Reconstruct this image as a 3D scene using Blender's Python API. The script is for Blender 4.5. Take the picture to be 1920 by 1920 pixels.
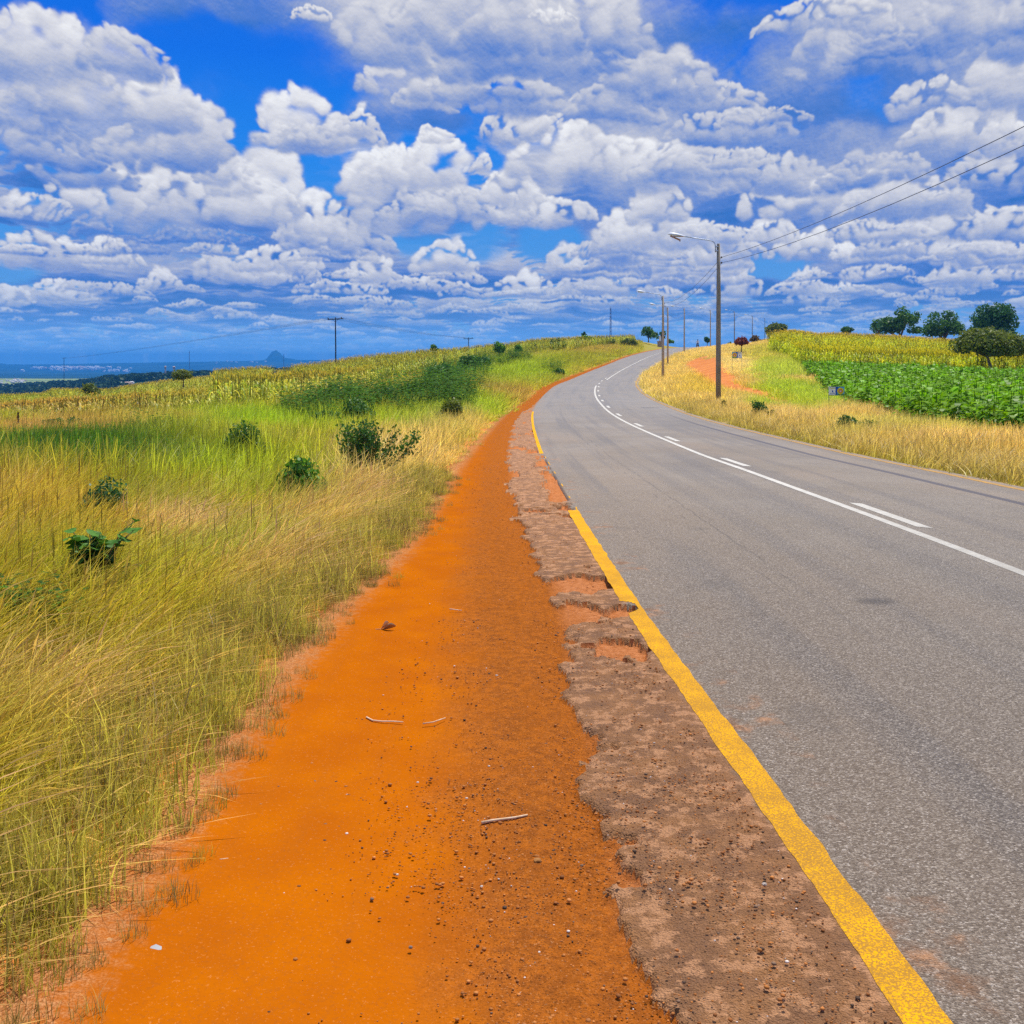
import bpy, bmesh, math, random
import numpy as np
from mathutils import Vector, Matrix

for _o in list(bpy.data.objects):
    bpy.data.objects.remove(_o)
scene = bpy.context.scene
COL = scene.collection

# ------------------------------------------------------------------ camera
F = 2000.0; HY = 683.0; CX = 960.0; CH = 1.6      # focal length, eye line, centre (photo pixels), eye height (m)
cam_d = bpy.data.cameras.new('camera'); cam = bpy.data.objects.new('camera', cam_d); COL.objects.link(cam)
cam.location = (0, 0, CH); cam.rotation_euler = (math.radians(90), 0, 0)
cam_d.sensor_width = 36.0; cam_d.sensor_fit = 'HORIZONTAL'
cam_d.lens = 36.0 * F / 1920.0
cam_d.shift_y = (HY - 960.0) / 1920.0
cam_d.clip_start = 0.05; cam_d.clip_end = 120000.0
scene.camera = cam

# ------------------------------------------------------------------ render settings, exposure
scene.render.engine = 'CYCLES'
scene.view_settings.view_transform = 'Standard'
scene.view_settings.look = 'None'
scene.view_settings.exposure = 0.0
scene.view_settings.gamma = 1.0
cy = scene.cycles
cy.max_bounces = 5; cy.diffuse_bounces = 3; cy.glossy_bounces = 2; cy.transmission_bounces = 4
cy.transparent_max_bounces = 8; cy.volume_bounces = 0
cy.use_denoising = False
try: cy.denoiser = 'OPENIMAGEDENOISE'
except Exception: pass
cy.use_adaptive_sampling = True; cy.adaptive_threshold = 0.02
cy.sample_clamp_indirect = 4.0
cy.caustics_reflective = False; cy.caustics_refractive = False

# ------------------------------------------------------------------ sun
SUN_EL = math.radians(66); SUN_AZ = math.radians(28)     # azimuth from +Y towards +X
sun_d = bpy.data.lights.new('sun', 'SUN'); sun_d.energy = 5.0; sun_d.angle = math.radians(0.5)
sun_d.color = (1.0, 0.95, 0.86)
sun = bpy.data.objects.new('sun', sun_d); COL.objects.link(sun)
sd = Vector((math.sin(SUN_AZ) * math.cos(SUN_EL), math.cos(SUN_AZ) * math.cos(SUN_EL), math.sin(SUN_EL)))
sun.rotation_euler = sd.to_track_quat('Z', 'Y').to_euler()
sun.location = (0, 0, 60)

# ------------------------------------------------------------------ node helper
class NT:
    def __init__(s, tree): s.t = tree; tree.nodes.clear()
    def n(s, typ, **kw):
        nd = s.t.nodes.new(typ)
        ins = kw.pop('ins', {})
        for k, v in kw.items(): setattr(nd, k, v)
        for k, v in ins.items(): s.put(nd.inputs[k], v)
        return nd
    def put(s, sock, v):
        if isinstance(v, bpy.types.NodeSocket): s.t.links.new(v, sock)
        elif isinstance(v, bpy.types.Node): s.t.links.new(v.outputs[0], sock)
        else:
            if hasattr(sock.default_value, '__len__') and len(sock.default_value) == 4 and len(v) == 3: v = (*v, 1)
            sock.default_value = v
    def m(s, op, a, b=0.0, c=0.0, clamp=False):
        nd = s.t.nodes.new('ShaderNodeMath'); nd.operation = op; nd.use_clamp = clamp
        s.put(nd.inputs[0], a); s.put(nd.inputs[1], b)
        if op in ('MULTIPLY_ADD', 'SMOOTH_MAX', 'SMOOTH_MIN'): s.put(nd.inputs[2], c)
        return nd.outputs[0]
    def v(s, op, a, b=(0, 0, 0), sc=1.0):
        nd = s.t.nodes.new('ShaderNodeVectorMath'); nd.operation = op
        s.put(nd.inputs[0], a)
        if op == 'SCALE': s.put(nd.inputs['Scale'], sc)
        elif op not in ('LENGTH', 'NORMALIZE'): s.put(nd.inputs[1], b)
        return nd.outputs['Value'] if op in ('LENGTH', 'DOT_PRODUCT', 'DISTANCE') else nd.outputs[0]
    def rng(s, x, a, b, c=0.0, d=1.0, smooth=True):
        nd = s.t.nodes.new('ShaderNodeMapRange'); nd.interpolation_type = 'SMOOTHSTEP' if smooth else 'LINEAR'
        s.put(nd.inputs[0], x)
        for i, q in enumerate((a, b, c, d)): s.put(nd.inputs[1 + i], q)
        return nd.outputs[0]
    def mix(s, f, a, b, blend='MIX'):
        nd = s.t.nodes.new('ShaderNodeMix'); nd.data_type = 'RGBA'; nd.blend_type = blend
        s.put(nd.inputs[0], f); s.put(nd.inputs[6], a); s.put(nd.inputs[7], b)
        return nd.outputs[2]
    def mixf(s, f, a, b):
        nd = s.t.nodes.new('ShaderNodeMix'); nd.data_type = 'FLOAT'
        s.put(nd.inputs[0], f); s.put(nd.inputs[2], a); s.put(nd.inputs[3], b)
        return nd.outputs[0]
    def noise(s, vec, scale, detail=4.0, rough=0.5, dist=0.0, dim='3D', col=False):
        nd = s.t.nodes.new('ShaderNodeTexNoise'); nd.noise_dimensions = dim
        s.put(nd.inputs['Vector'], vec); s.put(nd.inputs['Scale'], scale); s.put(nd.inputs['Detail'], detail)
        s.put(nd.inputs['Roughness'], rough); s.put(nd.inputs['Distortion'], dist)
        return nd.outputs[1 if col else 0]
    def voro(s, vec, scale, detail=0.0, feat='F1', dim='3D', out=0, smooth=.5, rand=1.0, rough=.5):
        nd = s.t.nodes.new('ShaderNodeTexVoronoi'); nd.feature = feat; nd.voronoi_dimensions = dim
        s.put(nd.inputs['Vector'], vec); s.put(nd.inputs['Scale'], scale); s.put(nd.inputs['Randomness'], rand)
        if 'Detail' in nd.inputs: s.put(nd.inputs['Detail'], detail); s.put(nd.inputs['Roughness'], rough)
        if feat == 'SMOOTH_F1': s.put(nd.inputs['Smoothness'], smooth)
        return nd.outputs[out]
    def ramp(s, x, stops, interp='LINEAR'):
        nd = s.t.nodes.new('ShaderNodeValToRGB'); s.put(nd.inputs[0], x); cr = nd.color_ramp; cr.interpolation = interp
        while len(cr.elements) > 1: cr.elements.remove(cr.elements[-1])
        cr.elements[0].position = stops[0][0]; cr.elements[0].color = (*stops[0][1], 1)
        for p, c in stops[1:]:
            e = cr.elements.new(p); e.color = (*c, 1)
        return nd.outputs[0]
    def xyz(s, vec):
        nd = s.t.nodes.new('ShaderNodeSeparateXYZ'); s.put(nd.inputs[0], vec); return nd.outputs
    def vec(s, x, y, z):
        nd = s.t.nodes.new('ShaderNodeCombineXYZ')
        for i, q in enumerate((x, y, z)): s.put(nd.inputs[i], q)
        return nd.outputs[0]

def srgb(r, g, b):
    f = lambda c: (c / 255 / 12.92) if c / 255 <= .04045 else ((c / 255 + .055) / 1.055) ** 2.4
    return (f(r), f(g), f(b))

# ------------------------------------------------------------------ sky with cumulus clouds
world = bpy.data.worlds.new('World'); scene.world = world; world.use_nodes = True
world.cycles.sampling_method = 'MANUAL'; world.cycles.sample_map_resolution = 512
W = NT(world.node_tree)
def build_sky():
    img = paint_clouds()
    h, w, _ = img.shape
    im = bpy.data.images.new('cloud field', w, h, float_buffer=True, alpha=False)
    im.colorspace_settings.name = 'Non-Color'
    px = np.ones((h, w, 4), np.float32); px[..., :3] = img
    im.pixels.foreach_set(px.ravel()); im.update(); im.pack()
    tc = W.n('ShaderNodeTexCoord').outputs['Generated']
    x, y, z = W.xyz(tc)
    hor = W.m('SQRT', W.m('ADD', W.m('MULTIPLY', x, x), W.m('MULTIPLY', y, y)))
    te = W.m('MINIMUM', W.m('MAXIMUM', W.m('DIVIDE', z, W.m('MAXIMUM', hor, 0.02)), 0.002), 4.0)
    az = W.m('ARCTAN2', x, y)
    uv = W.vec(W.m('DIVIDE', W.m('SUBTRACT', az, AZ0), AZ1 - AZ0), W.m('DIVIDE', te, TE1), 0.0)
    tx = W.n('ShaderNodeTexImage', interpolation='Cubic', extension='MIRROR', ins={'Vector': uv}); tx.image = im
    nis = W.n('ShaderNodeTexSky', sky_type='NISHITA', sun_disc=False, sun_elevation=SUN_EL, sun_rotation=SUN_AZ,
              air_density=1.0, dust_density=0.4, ozone_density=2.0)
    clouds = W.mix(1.0, tx.outputs[0], (9.6, 9.6, 9.6), 'MULTIPLY')
    high = W.mix(1.0, W.mix(1.0, nis, (.9, .9, .9), 'MULTIPLY'), (2.6, 2.8, 3.2), 'ADD')
    out = W.mix(W.rng(te, .42, .9), clouds, high)
    out = W.mix(1.0, out, W.mix(1.0, nis, (.03, .03, .03), 'MULTIPLY'), 'ADD')
    bg = W.n('ShaderNodeBackground', ins={'Color': out, 'Strength': 0.1})
    W.n('ShaderNodeOutputWorld', ins={'Surface': bg.outputs[0]})

def fast_vn(x, y, seed):
    xi = np.floor(x).astype(np.int64); yi = np.floor(y).astype(np.int64)
    fx = (x - xi).astype(np.float32); fy = (y - yi).astype(np.float32)
    fx = fx * fx * fx * (fx * (fx * 6 - 15) + 10); fy = fy * fy * fy * (fy * (fy * 6 - 15) + 10)
    T = np.random.RandomState(seed).rand(256, 256).astype(np.float32)
    xi &= 255; yi &= 255; x1 = (xi + 1) & 255; y1 = (yi + 1) & 255
    return (T[yi, xi] * (1 - fx) + T[yi, x1] * fx) * (1 - fy) + (T[y1, xi] * (1 - fx) + T[y1, x1] * fx) * fy
def ffbm(x, y, o, seed, rough=.5, gain=2.03):
    r = 0; a = 1.0; s = 0
    for k in range(o):
        r = r + a * fast_vn(x + 17.3 * k, y - 9.1 * k, seed + k); s += a; a *= rough; x = x * gain; y = y * gain
    return r / s
def sstep(a, b, x):
    s = np.clip((x - a) / (b - a), 0, 1); return s * s * (3 - 2 * s)
AZ0, AZ1, TE1 = -.58, .58, .46
GAPS = [(470,130,180,90),(455,260,48,85),(612,330,52,85),(130,305,62,34),(30,512,70,26),(830,445,115,50),(380,60,110,50),(930,300,34,34),(330,110,60,50),(1030,455,60,40),(1440,500,70,20)]
def paint_clouds(WI=1900, HI=754):
    rs = np.random.RandomState(11)
    az = np.linspace(AZ0, AZ1, WI, dtype=np.float32); te = np.linspace(0, TE1, HI, dtype=np.float32)
    kx = WI / (AZ1 - AZ0); ky = HI / TE1
    AZ, TE = np.meshgrid(az, te)
    S = np.full((HI, WI), .35, np.float32); A = np.zeros((HI, WI), np.float32)
    # distant decks of cumulus, layer over layer, seen edge on
    n = int(.24 * ky); a_, t_ = AZ[:n], np.maximum(TE[:n], .010)
    NS = 9
    for k in range(NS - 1, -1, -1):
        h = 1 + .055 * k; d = h / (t_ + .006)
        X = d * np.sin(a_); Y = d * np.cos(a_)
        nz = ffbm(X * 1.05 + 40 + k * .05, Y * .85 + 40 + k * .05, 6, 5, .52)
        thr = .50 + .020 * k
        a = sstep(thr, thr + .045, nz)
        s = .20 + .72 * (k / (NS - 1)) ** .6 - np.clip((nz - thr) * 1.2, 0, .3) + (ffbm(X * 6, Y * 6, 3, 60) - .5) * .3
        a *= sstep(.235, .17, TE[:n])
        S[:n] = S[:n] * (1 - a) + s * a; A[:n] = 1 - (1 - A[:n]) * (1 - a)
    soft = ffbm(AZ * 9, TE * 12, 5, 90, .55)
    for (px, py, rx, ry, lo, hi, op) in [c for c in CLOUDS if c[6] > .5]:
        u = (px - CX) / F; ca = math.cos(math.atan(u)); ca0 = math.atan(u); ct = (HY - py) / F * ca
        dx = (AZ - ca0) / (rx / F); dy = (TE - ct) / (ry / F)
        e = 1.3 - np.sqrt(dx * dx + dy * dy) + (soft - .5) * 2.4
        a = sstep(0, .8, e) * op
        s = lo + (hi - lo) * sstep(-.5, .7, dy) + (soft - .5) * .9
        S = S * (1 - a) + s * a; A = 1 - (1 - A) * (1 - a)
    for (px, py, rx, ry) in GAPS:
        u = (px - CX) / F; ca = math.cos(math.atan(u)); dx = (AZ - math.atan(u)) / (rx / F); dy = (TE - (HY - py) / F * ca) / (ry / F)
        A = A * (1 - .95 * sstep(0, .5, 1.15 - np.sqrt(dx * dx + dy * dy) + (soft - .5) * 1.2))
    # billowing cumulus heads: each a heap of soft lit spheres
    def ball(cx, cy, r, sh, op, soft_, fl=1.0):
        x0 = max(int((cx - r * 1.3 - AZ0) * kx), 0); x1 = min(int((cx + r * 1.3 - AZ0) * kx) + 2, WI)
        y0 = max(int((cy - r * 1.3) * ky), 0); y1 = min(int((cy + r * 1.3) * ky) + 2, HI)
        if x1 <= x0 or y1 <= y0: return
        dx = (az[x0:x1][None] - cx) / r; dy = (te[y0:y1][:, None] - cy) / (r * fl)
        rr = dx * dx + dy * dy
        a = sstep(1.0, 1.0 - soft_, np.sqrt(rr)) * op
        nz = np.sqrt(np.clip(1 - rr, 0, 1))
        lit = .80 * dy + .22 * dx + .30 * nz
        s = sh + .30 * (lit - .30)
        S[y0:y1, x0:x1] = S[y0:y1, x0:x1] * (1 - a) + s * a
        A[y0:y1, x0:x1] = 1 - (1 - A[y0:y1, x0:x1]) * (1 - a)
    far = []
    for i in range(330):
        e = rs.uniform(0, 1) ** 1.15; py = 668 - 200 * e; px = rs.uniform(-60, 1980)
        if px < 960 and py < 560 and rs.rand() < .6: continue
        if any(abs(px - g[0]) < g[2] * 1.1 and abs(py - g[1]) < g[3] * 1.3 for g in GAPS): continue
        el = (683 - py) / 2000
        w_ = (el * 560 + 9) * rs.uniform(.35, 1.2); far.append((px, py, w_, w_ * rs.uniform(.22, .5) * min(1, .45 + el * 5), rs.uniform(.3, .5), rs.uniform(.72, .98), 0))
    for (px, py, rx, ry, lo, hi, op) in sorted(far + [c for c in CLOUDS if c[6] < .5], key=lambda c: -(c[1] + c[3] * .35)):
        u = (px - CX) / F; ca = math.cos(math.atan(u)); cx = math.atan(u); cb = (HY - py - ry * .35) / F * ca
        ax = rx * 1.1 / F * ca; ay = ry * 1.42 / F
        nb = int(np.clip(26 * ax / ay, 24, 90))
        L = []
        for i in range(nb):
            p = rs.uniform(-1, 1); q = rs.beta(1.0, 1.5)
            top = math.sqrt(max(0, 1 - p * p)) * (.75 + .5 * float(fast_vn(np.array([p * 2.3 + px]), np.array([py * .1]), 3)[0]))
            r = ay * rs.uniform(.14, .34) * (1.05 - .45 * abs(p))
            yy = max(r * .55, q * top * ay)
            L.append((yy + rs.uniform(-.1, .1) * ay, p * ax * .92, yy, r))
        for i in range(int(nb * 1.6)):     # small heads along the outline
            p = rs.uniform(-1, 1); top = math.sqrt(max(0, 1 - p * p))
            r = ay * rs.uniform(.06, .15)
            yy = max(r, (top * rs.uniform(.8, 1.02)) * ay * .9)
            L.append((yy, p * ax * .95, yy, r))
        L.sort(key=lambda b: -b[0])
        for _, xx, yy, r in L:
            g = min(1, yy / ay); sh = lo + (hi - lo) * (g ** .55) * (1 if g < .9 else 1) + rs.uniform(-.06, .06)
            ball(cx + xx, cb + yy, r, sh, .9, .6)
        # flat grey foot
        x0 = max(int((cx - ax * 1.1 - AZ0) * kx), 0); x1 = min(int((cx + ax * 1.1 - AZ0) * kx), WI)
        y0 = max(int((cb - ay * .14) * ky), 0); y1 = min(int((cb + ay * .45) * ky), HI)
        if x1 > x0 and y1 > y0:
            dx = (az[x0:x1][None] - cx) / ax; dy = (te[y0:y1][:, None] - cb) / ay
            a = sstep(1.0, .35, np.abs(dx)) * sstep(-.13, .02, dy) * sstep(.42, .0, dy) * .6
            s = lo - .08 + .0 * dx
            S[y0:y1, x0:x1] = S[y0:y1, x0:x1] * (1 - a) + s * a
            A[y0:y1, x0:x1] = 1 - (1 - A[y0:y1, x0:x1]) * (1 - a)
    # turbulence: drag the whole picture of the clouds through a fractal field
    sc = TE * .8 + .03; q = np.log(sc) * 2.4; v = AZ * 7.0 / np.sqrt(sc * 3)
    for f_, am, o in ((1.3, .052, 2), (5.0, .014, 4)):
        wx = (ffbm(v * f_ * 2 + 9, q * f_ * 2 + 60, o, 21, .6) - .5) * am * sc; wy = (ffbm(v * f_ * 2 + 70, q * f_ * 2 + 31, o, 44, .6) - .5) * am * sc * .8
        fx = np.clip((AZ + wx * 2 - AZ0) * kx, 0, WI - 1.01); fy = np.clip((TE + wy * 2) * ky, 0, HI - 1.01)
        xi = fx.astype(int); yi = fy.astype(int); gx = fx - xi; gy = fy - yi
        def smp(M): return (M[yi, xi] * (1 - gx) + M[yi, xi + 1] * gx) * (1 - gy) + (M[yi + 1, xi] * (1 - gx) + M[yi + 1, xi + 1] * gx) * gy
        S, A = smp(S), smp(A)
    fn = ffbm(v * 9, q * 9, 5, 71, .6); fn2 = ffbm(v * 9 + .02, q * 9 + .10, 5, 71, .6)
    S = S + np.clip((fn - fn2) * .45, -.05, .05) + (ffbm(v * 3, q * 3, 4, 81) - .5) * .30
    A = np.clip(A + (fn - .5) * .5 * (4 * A * (1 - A)), 0, 1)
    def ramp(x, st):
        xs = [p for p, _ in st]; return np.stack([np.interp(x, xs, [c[i] for _, c in st]) for i in range(3)], -1)
    cc = ramp(np.clip(S * .94, 0, 1), [(0, srgb(50, 112, 196)), (.2, srgb(88, 130, 208)), (.4, srgb(148, 165, 208)), (.6, srgb(194, 198, 214)), (.8, srgb(224, 224, 229)), (1, srgb(250, 250, 250))])
    sky = ramp(TE / .46, [(0, srgb(112, 172, 224)), (.10, srgb(98, 164, 228)), (.25, srgb(70, 152, 232)), (.42, srgb(24, 134, 238)), (.62, srgb(0, 110, 234)), (1.0, srgb(0, 92, 214))])
    A = (A * (.35 + .65 * sstep(0, .05, TE)))[..., None]
    img = sky * (1 - A) + cc * A
    hz = (sstep(.085, 0.0, TE) * .55)[..., None]
    img = img * (1 - hz) + np.array(srgb(122, 178, 228)) * hz
    img = img * (1 + .55 * sstep(.055, 0.0, TE))[..., None]
    return img.astype(np.float32)

CLOUDS = [
 (1450,200,660,150,.20,.46,.97),(1720,60,420,150,.34,.60,.95),(1130,80,340,170,.36,.62,.95),(810,40,240,130,.38,.64,.95),(420,15,170,55,.05,.25,.85),(1560,300,520,110,.20,.46,.93),
 (130,270,250,170,.32,.55,.85),(50,340,130,60,.08,.26,.8),(1600,420,420,70,.2,.42,.7),(790,225,150,40,.08,.22,.8),(400,440,420,38,.15,.36,.7),(1330,470,300,40,.15,.36,.6),(1360,40,200,70,.16,.36,.85),
 (720,85,90,95,.36,.74,0),(860,50,120,110,.36,.78,0),(985,95,110,105,.38,.80,0),(1120,60,110,95,.38,.78,0),(1235,160,120,75,.36,.74,0),(1360,250,120,50,.32,.64,0),(960,190,80,62,.38,.78,0),
 (1620,110,130,75,.34,.66,0),(1840,45,120,75,.40,.76,0),(1480,340,110,50,.36,.72,0),(1640,330,100,44,.34,.68,0),(1870,335,90,50,.38,.74,0),(1130,210,100,50,.40,.78,0),
 (160,330,90,60,.30,.6,0),(240,470,80,22,.25,.45,0),(360,450,120,18,.2,.42,0),
 (235,110,75,75,.40,.78,0),(590,30,40,22,.6,.9,0),
 (60,110,120,95,.50,.95,0),(130,190,100,75,.45,.82,0),(30,225,110,50,.35,.7,0),(300,215,65,85,.45,.95,0),(370,270,62,85,.42,.95,0),(290,290,110,60,.32,.68,0),(410,325,42,52,.5,.95,0),
 (60,290,130,50,.25,.52,0),(20,395,100,24,.55,.85,0),(130,385,50,55,.45,.92,0),
 (250,385,75,85,.45,.97,0),(410,390,150,68,.55,.95,0),(515,385,56,105,.45,.98,0),(440,350,55,45,.6,.9,0),(600,420,50,55,.55,1,0),
 (560,250,72,95,.42,1,0),(600,262,115,38,.45,.82,0),(660,245,42,32,.5,.85,0),
 (780,400,120,95,.45,.92,0),(700,345,58,70,.6,1,0),(740,330,55,60,.6,1,0),(820,325,62,68,.6,.98,0),(815,265,20,24,.7,.95,0),(860,400,150,45,.42,.78,0),(905,315,20,28,.6,.9,0),(960,365,55,46,.6,1,0),(1010,405,100,46,.5,.98,0),
 (840,165,165,65,.40,.86,0),(900,110,120,85,.40,.80,0),(850,150,60,42,.6,.95,0),(790,190,60,36,.5,.82,0),(1030,30,45,20,.7,1,0),(1110,120,60,50,.45,.72,0),
 (960,245,65,42,.5,.9,0),(1010,240,46,40,.55,.95,0),(1060,310,100,78,.5,1,0),(1190,330,160,75,.42,.95,0),(1300,320,120,50,.4,.82,0),(1400,350,85,38,.45,.9,0),(1390,300,65,28,.5,.8,0),
 (1320,185,110,42,.38,.8,0),(1430,225,85,26,.36,.7,0),(1550,45,130,48,.5,.9,0),(1720,85,150,40,.36,.66,0),(1870,80,90,65,.45,.78,0),
 (1740,190,75,55,.42,.88,0),(1800,255,105,52,.48,.92,0),(1890,180,70,80,.45,.88,0),(1900,270,70,42,.45,.82,0),
 (1560,385,165,62,.42,.95,0),(1690,385,120,52,.42,.92,0),(1760,395,55,34,.45,.85,0),
 (1240,450,125,48,.5,.95,0),(1235,395,55,55,.5,.95,0),(1170,440,55,50,.55,1,0),(1340,445,80,26,.55,.95,0),(1450,440,48,32,.6,1,0),(1510,475,65,40,.5,.98,0),
 (1650,440,90,26,.5,.9,0),(1770,435,80,44,.45,.95,0),(1880,430,55,45,.45,.95,0),(1300,515,70,50,.45,.95,0),(1230,480,26,26,.5,.95,0),(1590,480,28,24,.6,1,0),
 (75,485,90,48,.45,.98,0),(180,430,36,26,.3,.5,0),(230,492,46,22,.55,.95,0),(405,510,34,42,.45,.9,0),(640,455,110,48,.38,.76,0),(560,440,50,36,.55,.97,0),(520,495,80,34,.55,.98,0),
 (705,515,48,45,.5,1,0),(685,480,32,18,.6,.98,0),(835,493,56,46,.5,1,0),(640,545,88,17,.55,.95,0),(300,530,38,24,.55,.95,0),(15,565,40,30,.55,1,0),(115,552,55,26,.5,.95,0),
 (1065,500,30,44,.45,.9,0),(1140,540,90,34,.45,.9,0),(980,545,60,34,.45,.9,0),(1385,540,40,34,.45,.9,0),(1500,545,55,22,.45,.9,0),(1800,520,55,32,.45,.95,0),(1900,515,36,22,.45,.95,0),(870,550,46,18,.45,.9,0),
]
build_sky()

# ------------------------------------------------------------------ helpers
rnd = random.Random(7); RS = np.random.RandomState(5)
def setp(o, label=None, cat=None, group=None, kind=None):
    if label: o['label'] = label
    if cat: o['category'] = cat
    if group: o['group'] = group
    if kind: o['kind'] = kind
    return o
def link(o, parent=None):
    COL.objects.link(o)
    if parent is not None: o.parent = parent
    return o
def empty(name, loc, label, cat, group=None, rz=0.0):
    o = bpy.data.objects.new(name, None); o.empty_display_size = .2
    o.location = loc; o.rotation_euler = (0, 0, rz); link(o)
    return setp(o, label, cat, group)
def npmesh(name, V, Fc, mat=None, attrs=None, smooth=False):
    """V (n,3); Fc (m,k) all faces with k corners"""
    me = bpy.data.meshes.new(name); V = np.asarray(V, np.float32); Fc = np.asarray(Fc, np.int32)
    m, k = Fc.shape
    me.vertices.add(len(V)); me.vertices.foreach_set('co', V.ravel())
    me.loops.add(m * k); me.loops.foreach_set('vertex_index', Fc.ravel())
    me.polygons.add(m); me.polygons.foreach_set('loop_start', np.arange(0, m * k, k, dtype=np.int32))
    me.polygons.foreach_set('loop_total', np.full(m, k, np.int32))
    if smooth: me.polygons.foreach_set('use_smooth', np.ones(m, bool))
    for an, arr in (attrs or {}).items():
        arr = np.asarray(arr, np.float32)
        if arr.ndim == 1: at_ = me.attributes.new(an, 'FLOAT', 'POINT'); at_.data.foreach_set('value', arr)
        else:
            at_ = me.attributes.new(an, 'FLOAT_COLOR', 'POINT'); c = np.ones((len(arr), 4), np.float32); c[:, :3] = arr
            at_.data.foreach_set('color', c.ravel())
    me.update(calc_edges=True)
    if mat: me.materials.append(mat)
    return me
def mobj(name, me, parent=None, loc=None):
    o = bpy.data.objects.new(name, me); link(o, parent)
    if loc is not None: o.location = loc
    return o
def gridfaces(nr, nc, mask=None):
    i = np.arange(nr - 1)[:, None] * nc + np.arange(nc - 1)[None]
    f = np.stack([i, i + 1, i + nc + 1, i + nc], -1)
    return f.reshape(-1, 4) if mask is None else f[mask]
class MB:
    """collects simple shapes into one mesh"""
    def __init__(s): s.bm = bmesh.new()
    def tube(s, pts, rad, seg=8, cap=True):
        pts = [Vector(p) for p in pts]; rad = rad if hasattr(rad, '__len__') else [rad] * len(pts); rings = []
        up = None
        for i, p in enumerate(pts):
            d = (pts[min(i + 1, len(pts) - 1)] - pts[max(i - 1, 0)]).normalized()
            if up is None: up = d.orthogonal().normalized()
            up = (up - d * up.dot(d)).normalized(); sd_ = d.cross(up)
            rings.append([s.bm.verts.new(p + (up * math.cos(a) + sd_ * math.sin(a)) * rad[i]) for a in [2 * math.pi * k / seg for k in range(seg)]])
        for a, b in zip(rings, rings[1:]):
            for k in range(seg): s.bm.faces.new((a[k], a[(k + 1) % seg], b[(k + 1) % seg], b[k]))
        if cap: s.bm.faces.new(rings[0][::-1]); s.bm.faces.new(rings[-1])
        return s
    def box(s, c, size, rot=None, bev=0.0):
        M = Matrix.Translation(c) @ (rot.to_4x4() if rot is not None else Matrix()) @ Matrix.Diagonal((*size, 1))
        r = bmesh.ops.create_cube(s.bm, size=1.0, matrix=M)
        if bev:
            ed = list({e for v in r['verts'] for e in v.link_edges})
            bmesh.ops.bevel(s.bm, geom=ed, offset=bev, segments=2, affect='EDGES', profile=.5)
        return s
    def ball(s, c, r, sub=2, sc=(1, 1, 1), rot=None):
        M = Matrix.Translation(c) @ (rot.to_4x4() if rot is not None else Matrix()) @ Matrix.Diagonal((r * sc[0], r * sc[1], r * sc[2], 1))
        bmesh.ops.create_icosphere(s.bm, subdivisions=sub, radius=1.0, matrix=M); return s
    def ring(s, c, R, r, axis='X', seg=24, sg=8):
        for i in range(seg): pass
        pts = []
        V = []
        for i in range(seg):
            a = 2 * math.pi * i / seg; ring = []
            for j in range(sg):
                b = 2 * math.pi * j / sg; q = R + r * math.cos(b)
                p = Vector((r * math.sin(b), q * math.cos(a), q * math.sin(a)))
                if axis == 'Z': p = Vector((p.y, p.z, p.x))
                if axis == 'Y': p = Vector((p.y, p.x, p.z))
                ring.append(s.bm.verts.new(Vector(c) + p))
            V.append(ring)
        for i in range(seg):
            for j in range(sg): s.bm.faces.new((V[i][j], V[(i + 1) % seg][j], V[(i + 1) % seg][(j + 1) % sg], V[i][(j + 1) % sg]))
        return s
    def poly(s, pts): s.bm.faces.new([s.bm.verts.new(p) for p in pts]); return s
    def build(s, name, mat, parent=None, smooth=False, loc=None):
        bmesh.ops.recalc_face_normals(s.bm, faces=s.bm.faces)
        me = bpy.data.meshes.new(name); s.bm.to_mesh(me); s.bm.free()
        if smooth: me.polygons.foreach_set('use_smooth', np.ones(len(me.polygons), bool))
        me.materials.append(mat)
        return mobj(name, me, parent, loc)

# ------------------------------------------------------------------ materials
def mat(name, col, rough=.8, metal=0.0, spec=.3):
    m = bpy.data.materials.new(name); m.use_nodes = True; T = NT(m.node_tree)
    p = T.n('ShaderNodeBsdfPrincipled', ins={'Base Color': col, 'Roughness': rough, 'Metallic': metal, 'Specular IOR Level': spec})
    T.n('ShaderNodeOutputMaterial', ins={'Surface': p.outputs[0]}); return m
def mat_noisy(name, c1, c2, scale=8.0, rough=.8, bump=.0, stretch=(1, 1, 1), metal=0.0, obj=True, detail=5):
    m = bpy.data.materials.new(name); m.use_nodes = True; T = NT(m.node_tree)
    co = T.n('ShaderNodeTexCoord').outputs['Object'] if obj else T.n('ShaderNodeNewGeometry').outputs['Position']
    co = T.v('MULTIPLY', co, stretch)
    n = T.noise(co, scale, detail, .6)
    c = T.mix(T.rng(n, .3, .7), c1, c2)
    p = T.n('ShaderNodeBsdfPrincipled', ins={'Base Color': c, 'Roughness': rough, 'Metallic': metal, 'Specular IOR Level': .3})
    if bump: p.inputs['Normal'].links or T.put(p.inputs['Normal'], T.n('ShaderNodeBump', ins={'Height': n, 'Strength': bump, 'Distance': .02}).outputs[0])
    T.n('ShaderNodeOutputMaterial', ins={'Surface': p.outputs[0]}); return m
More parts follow.
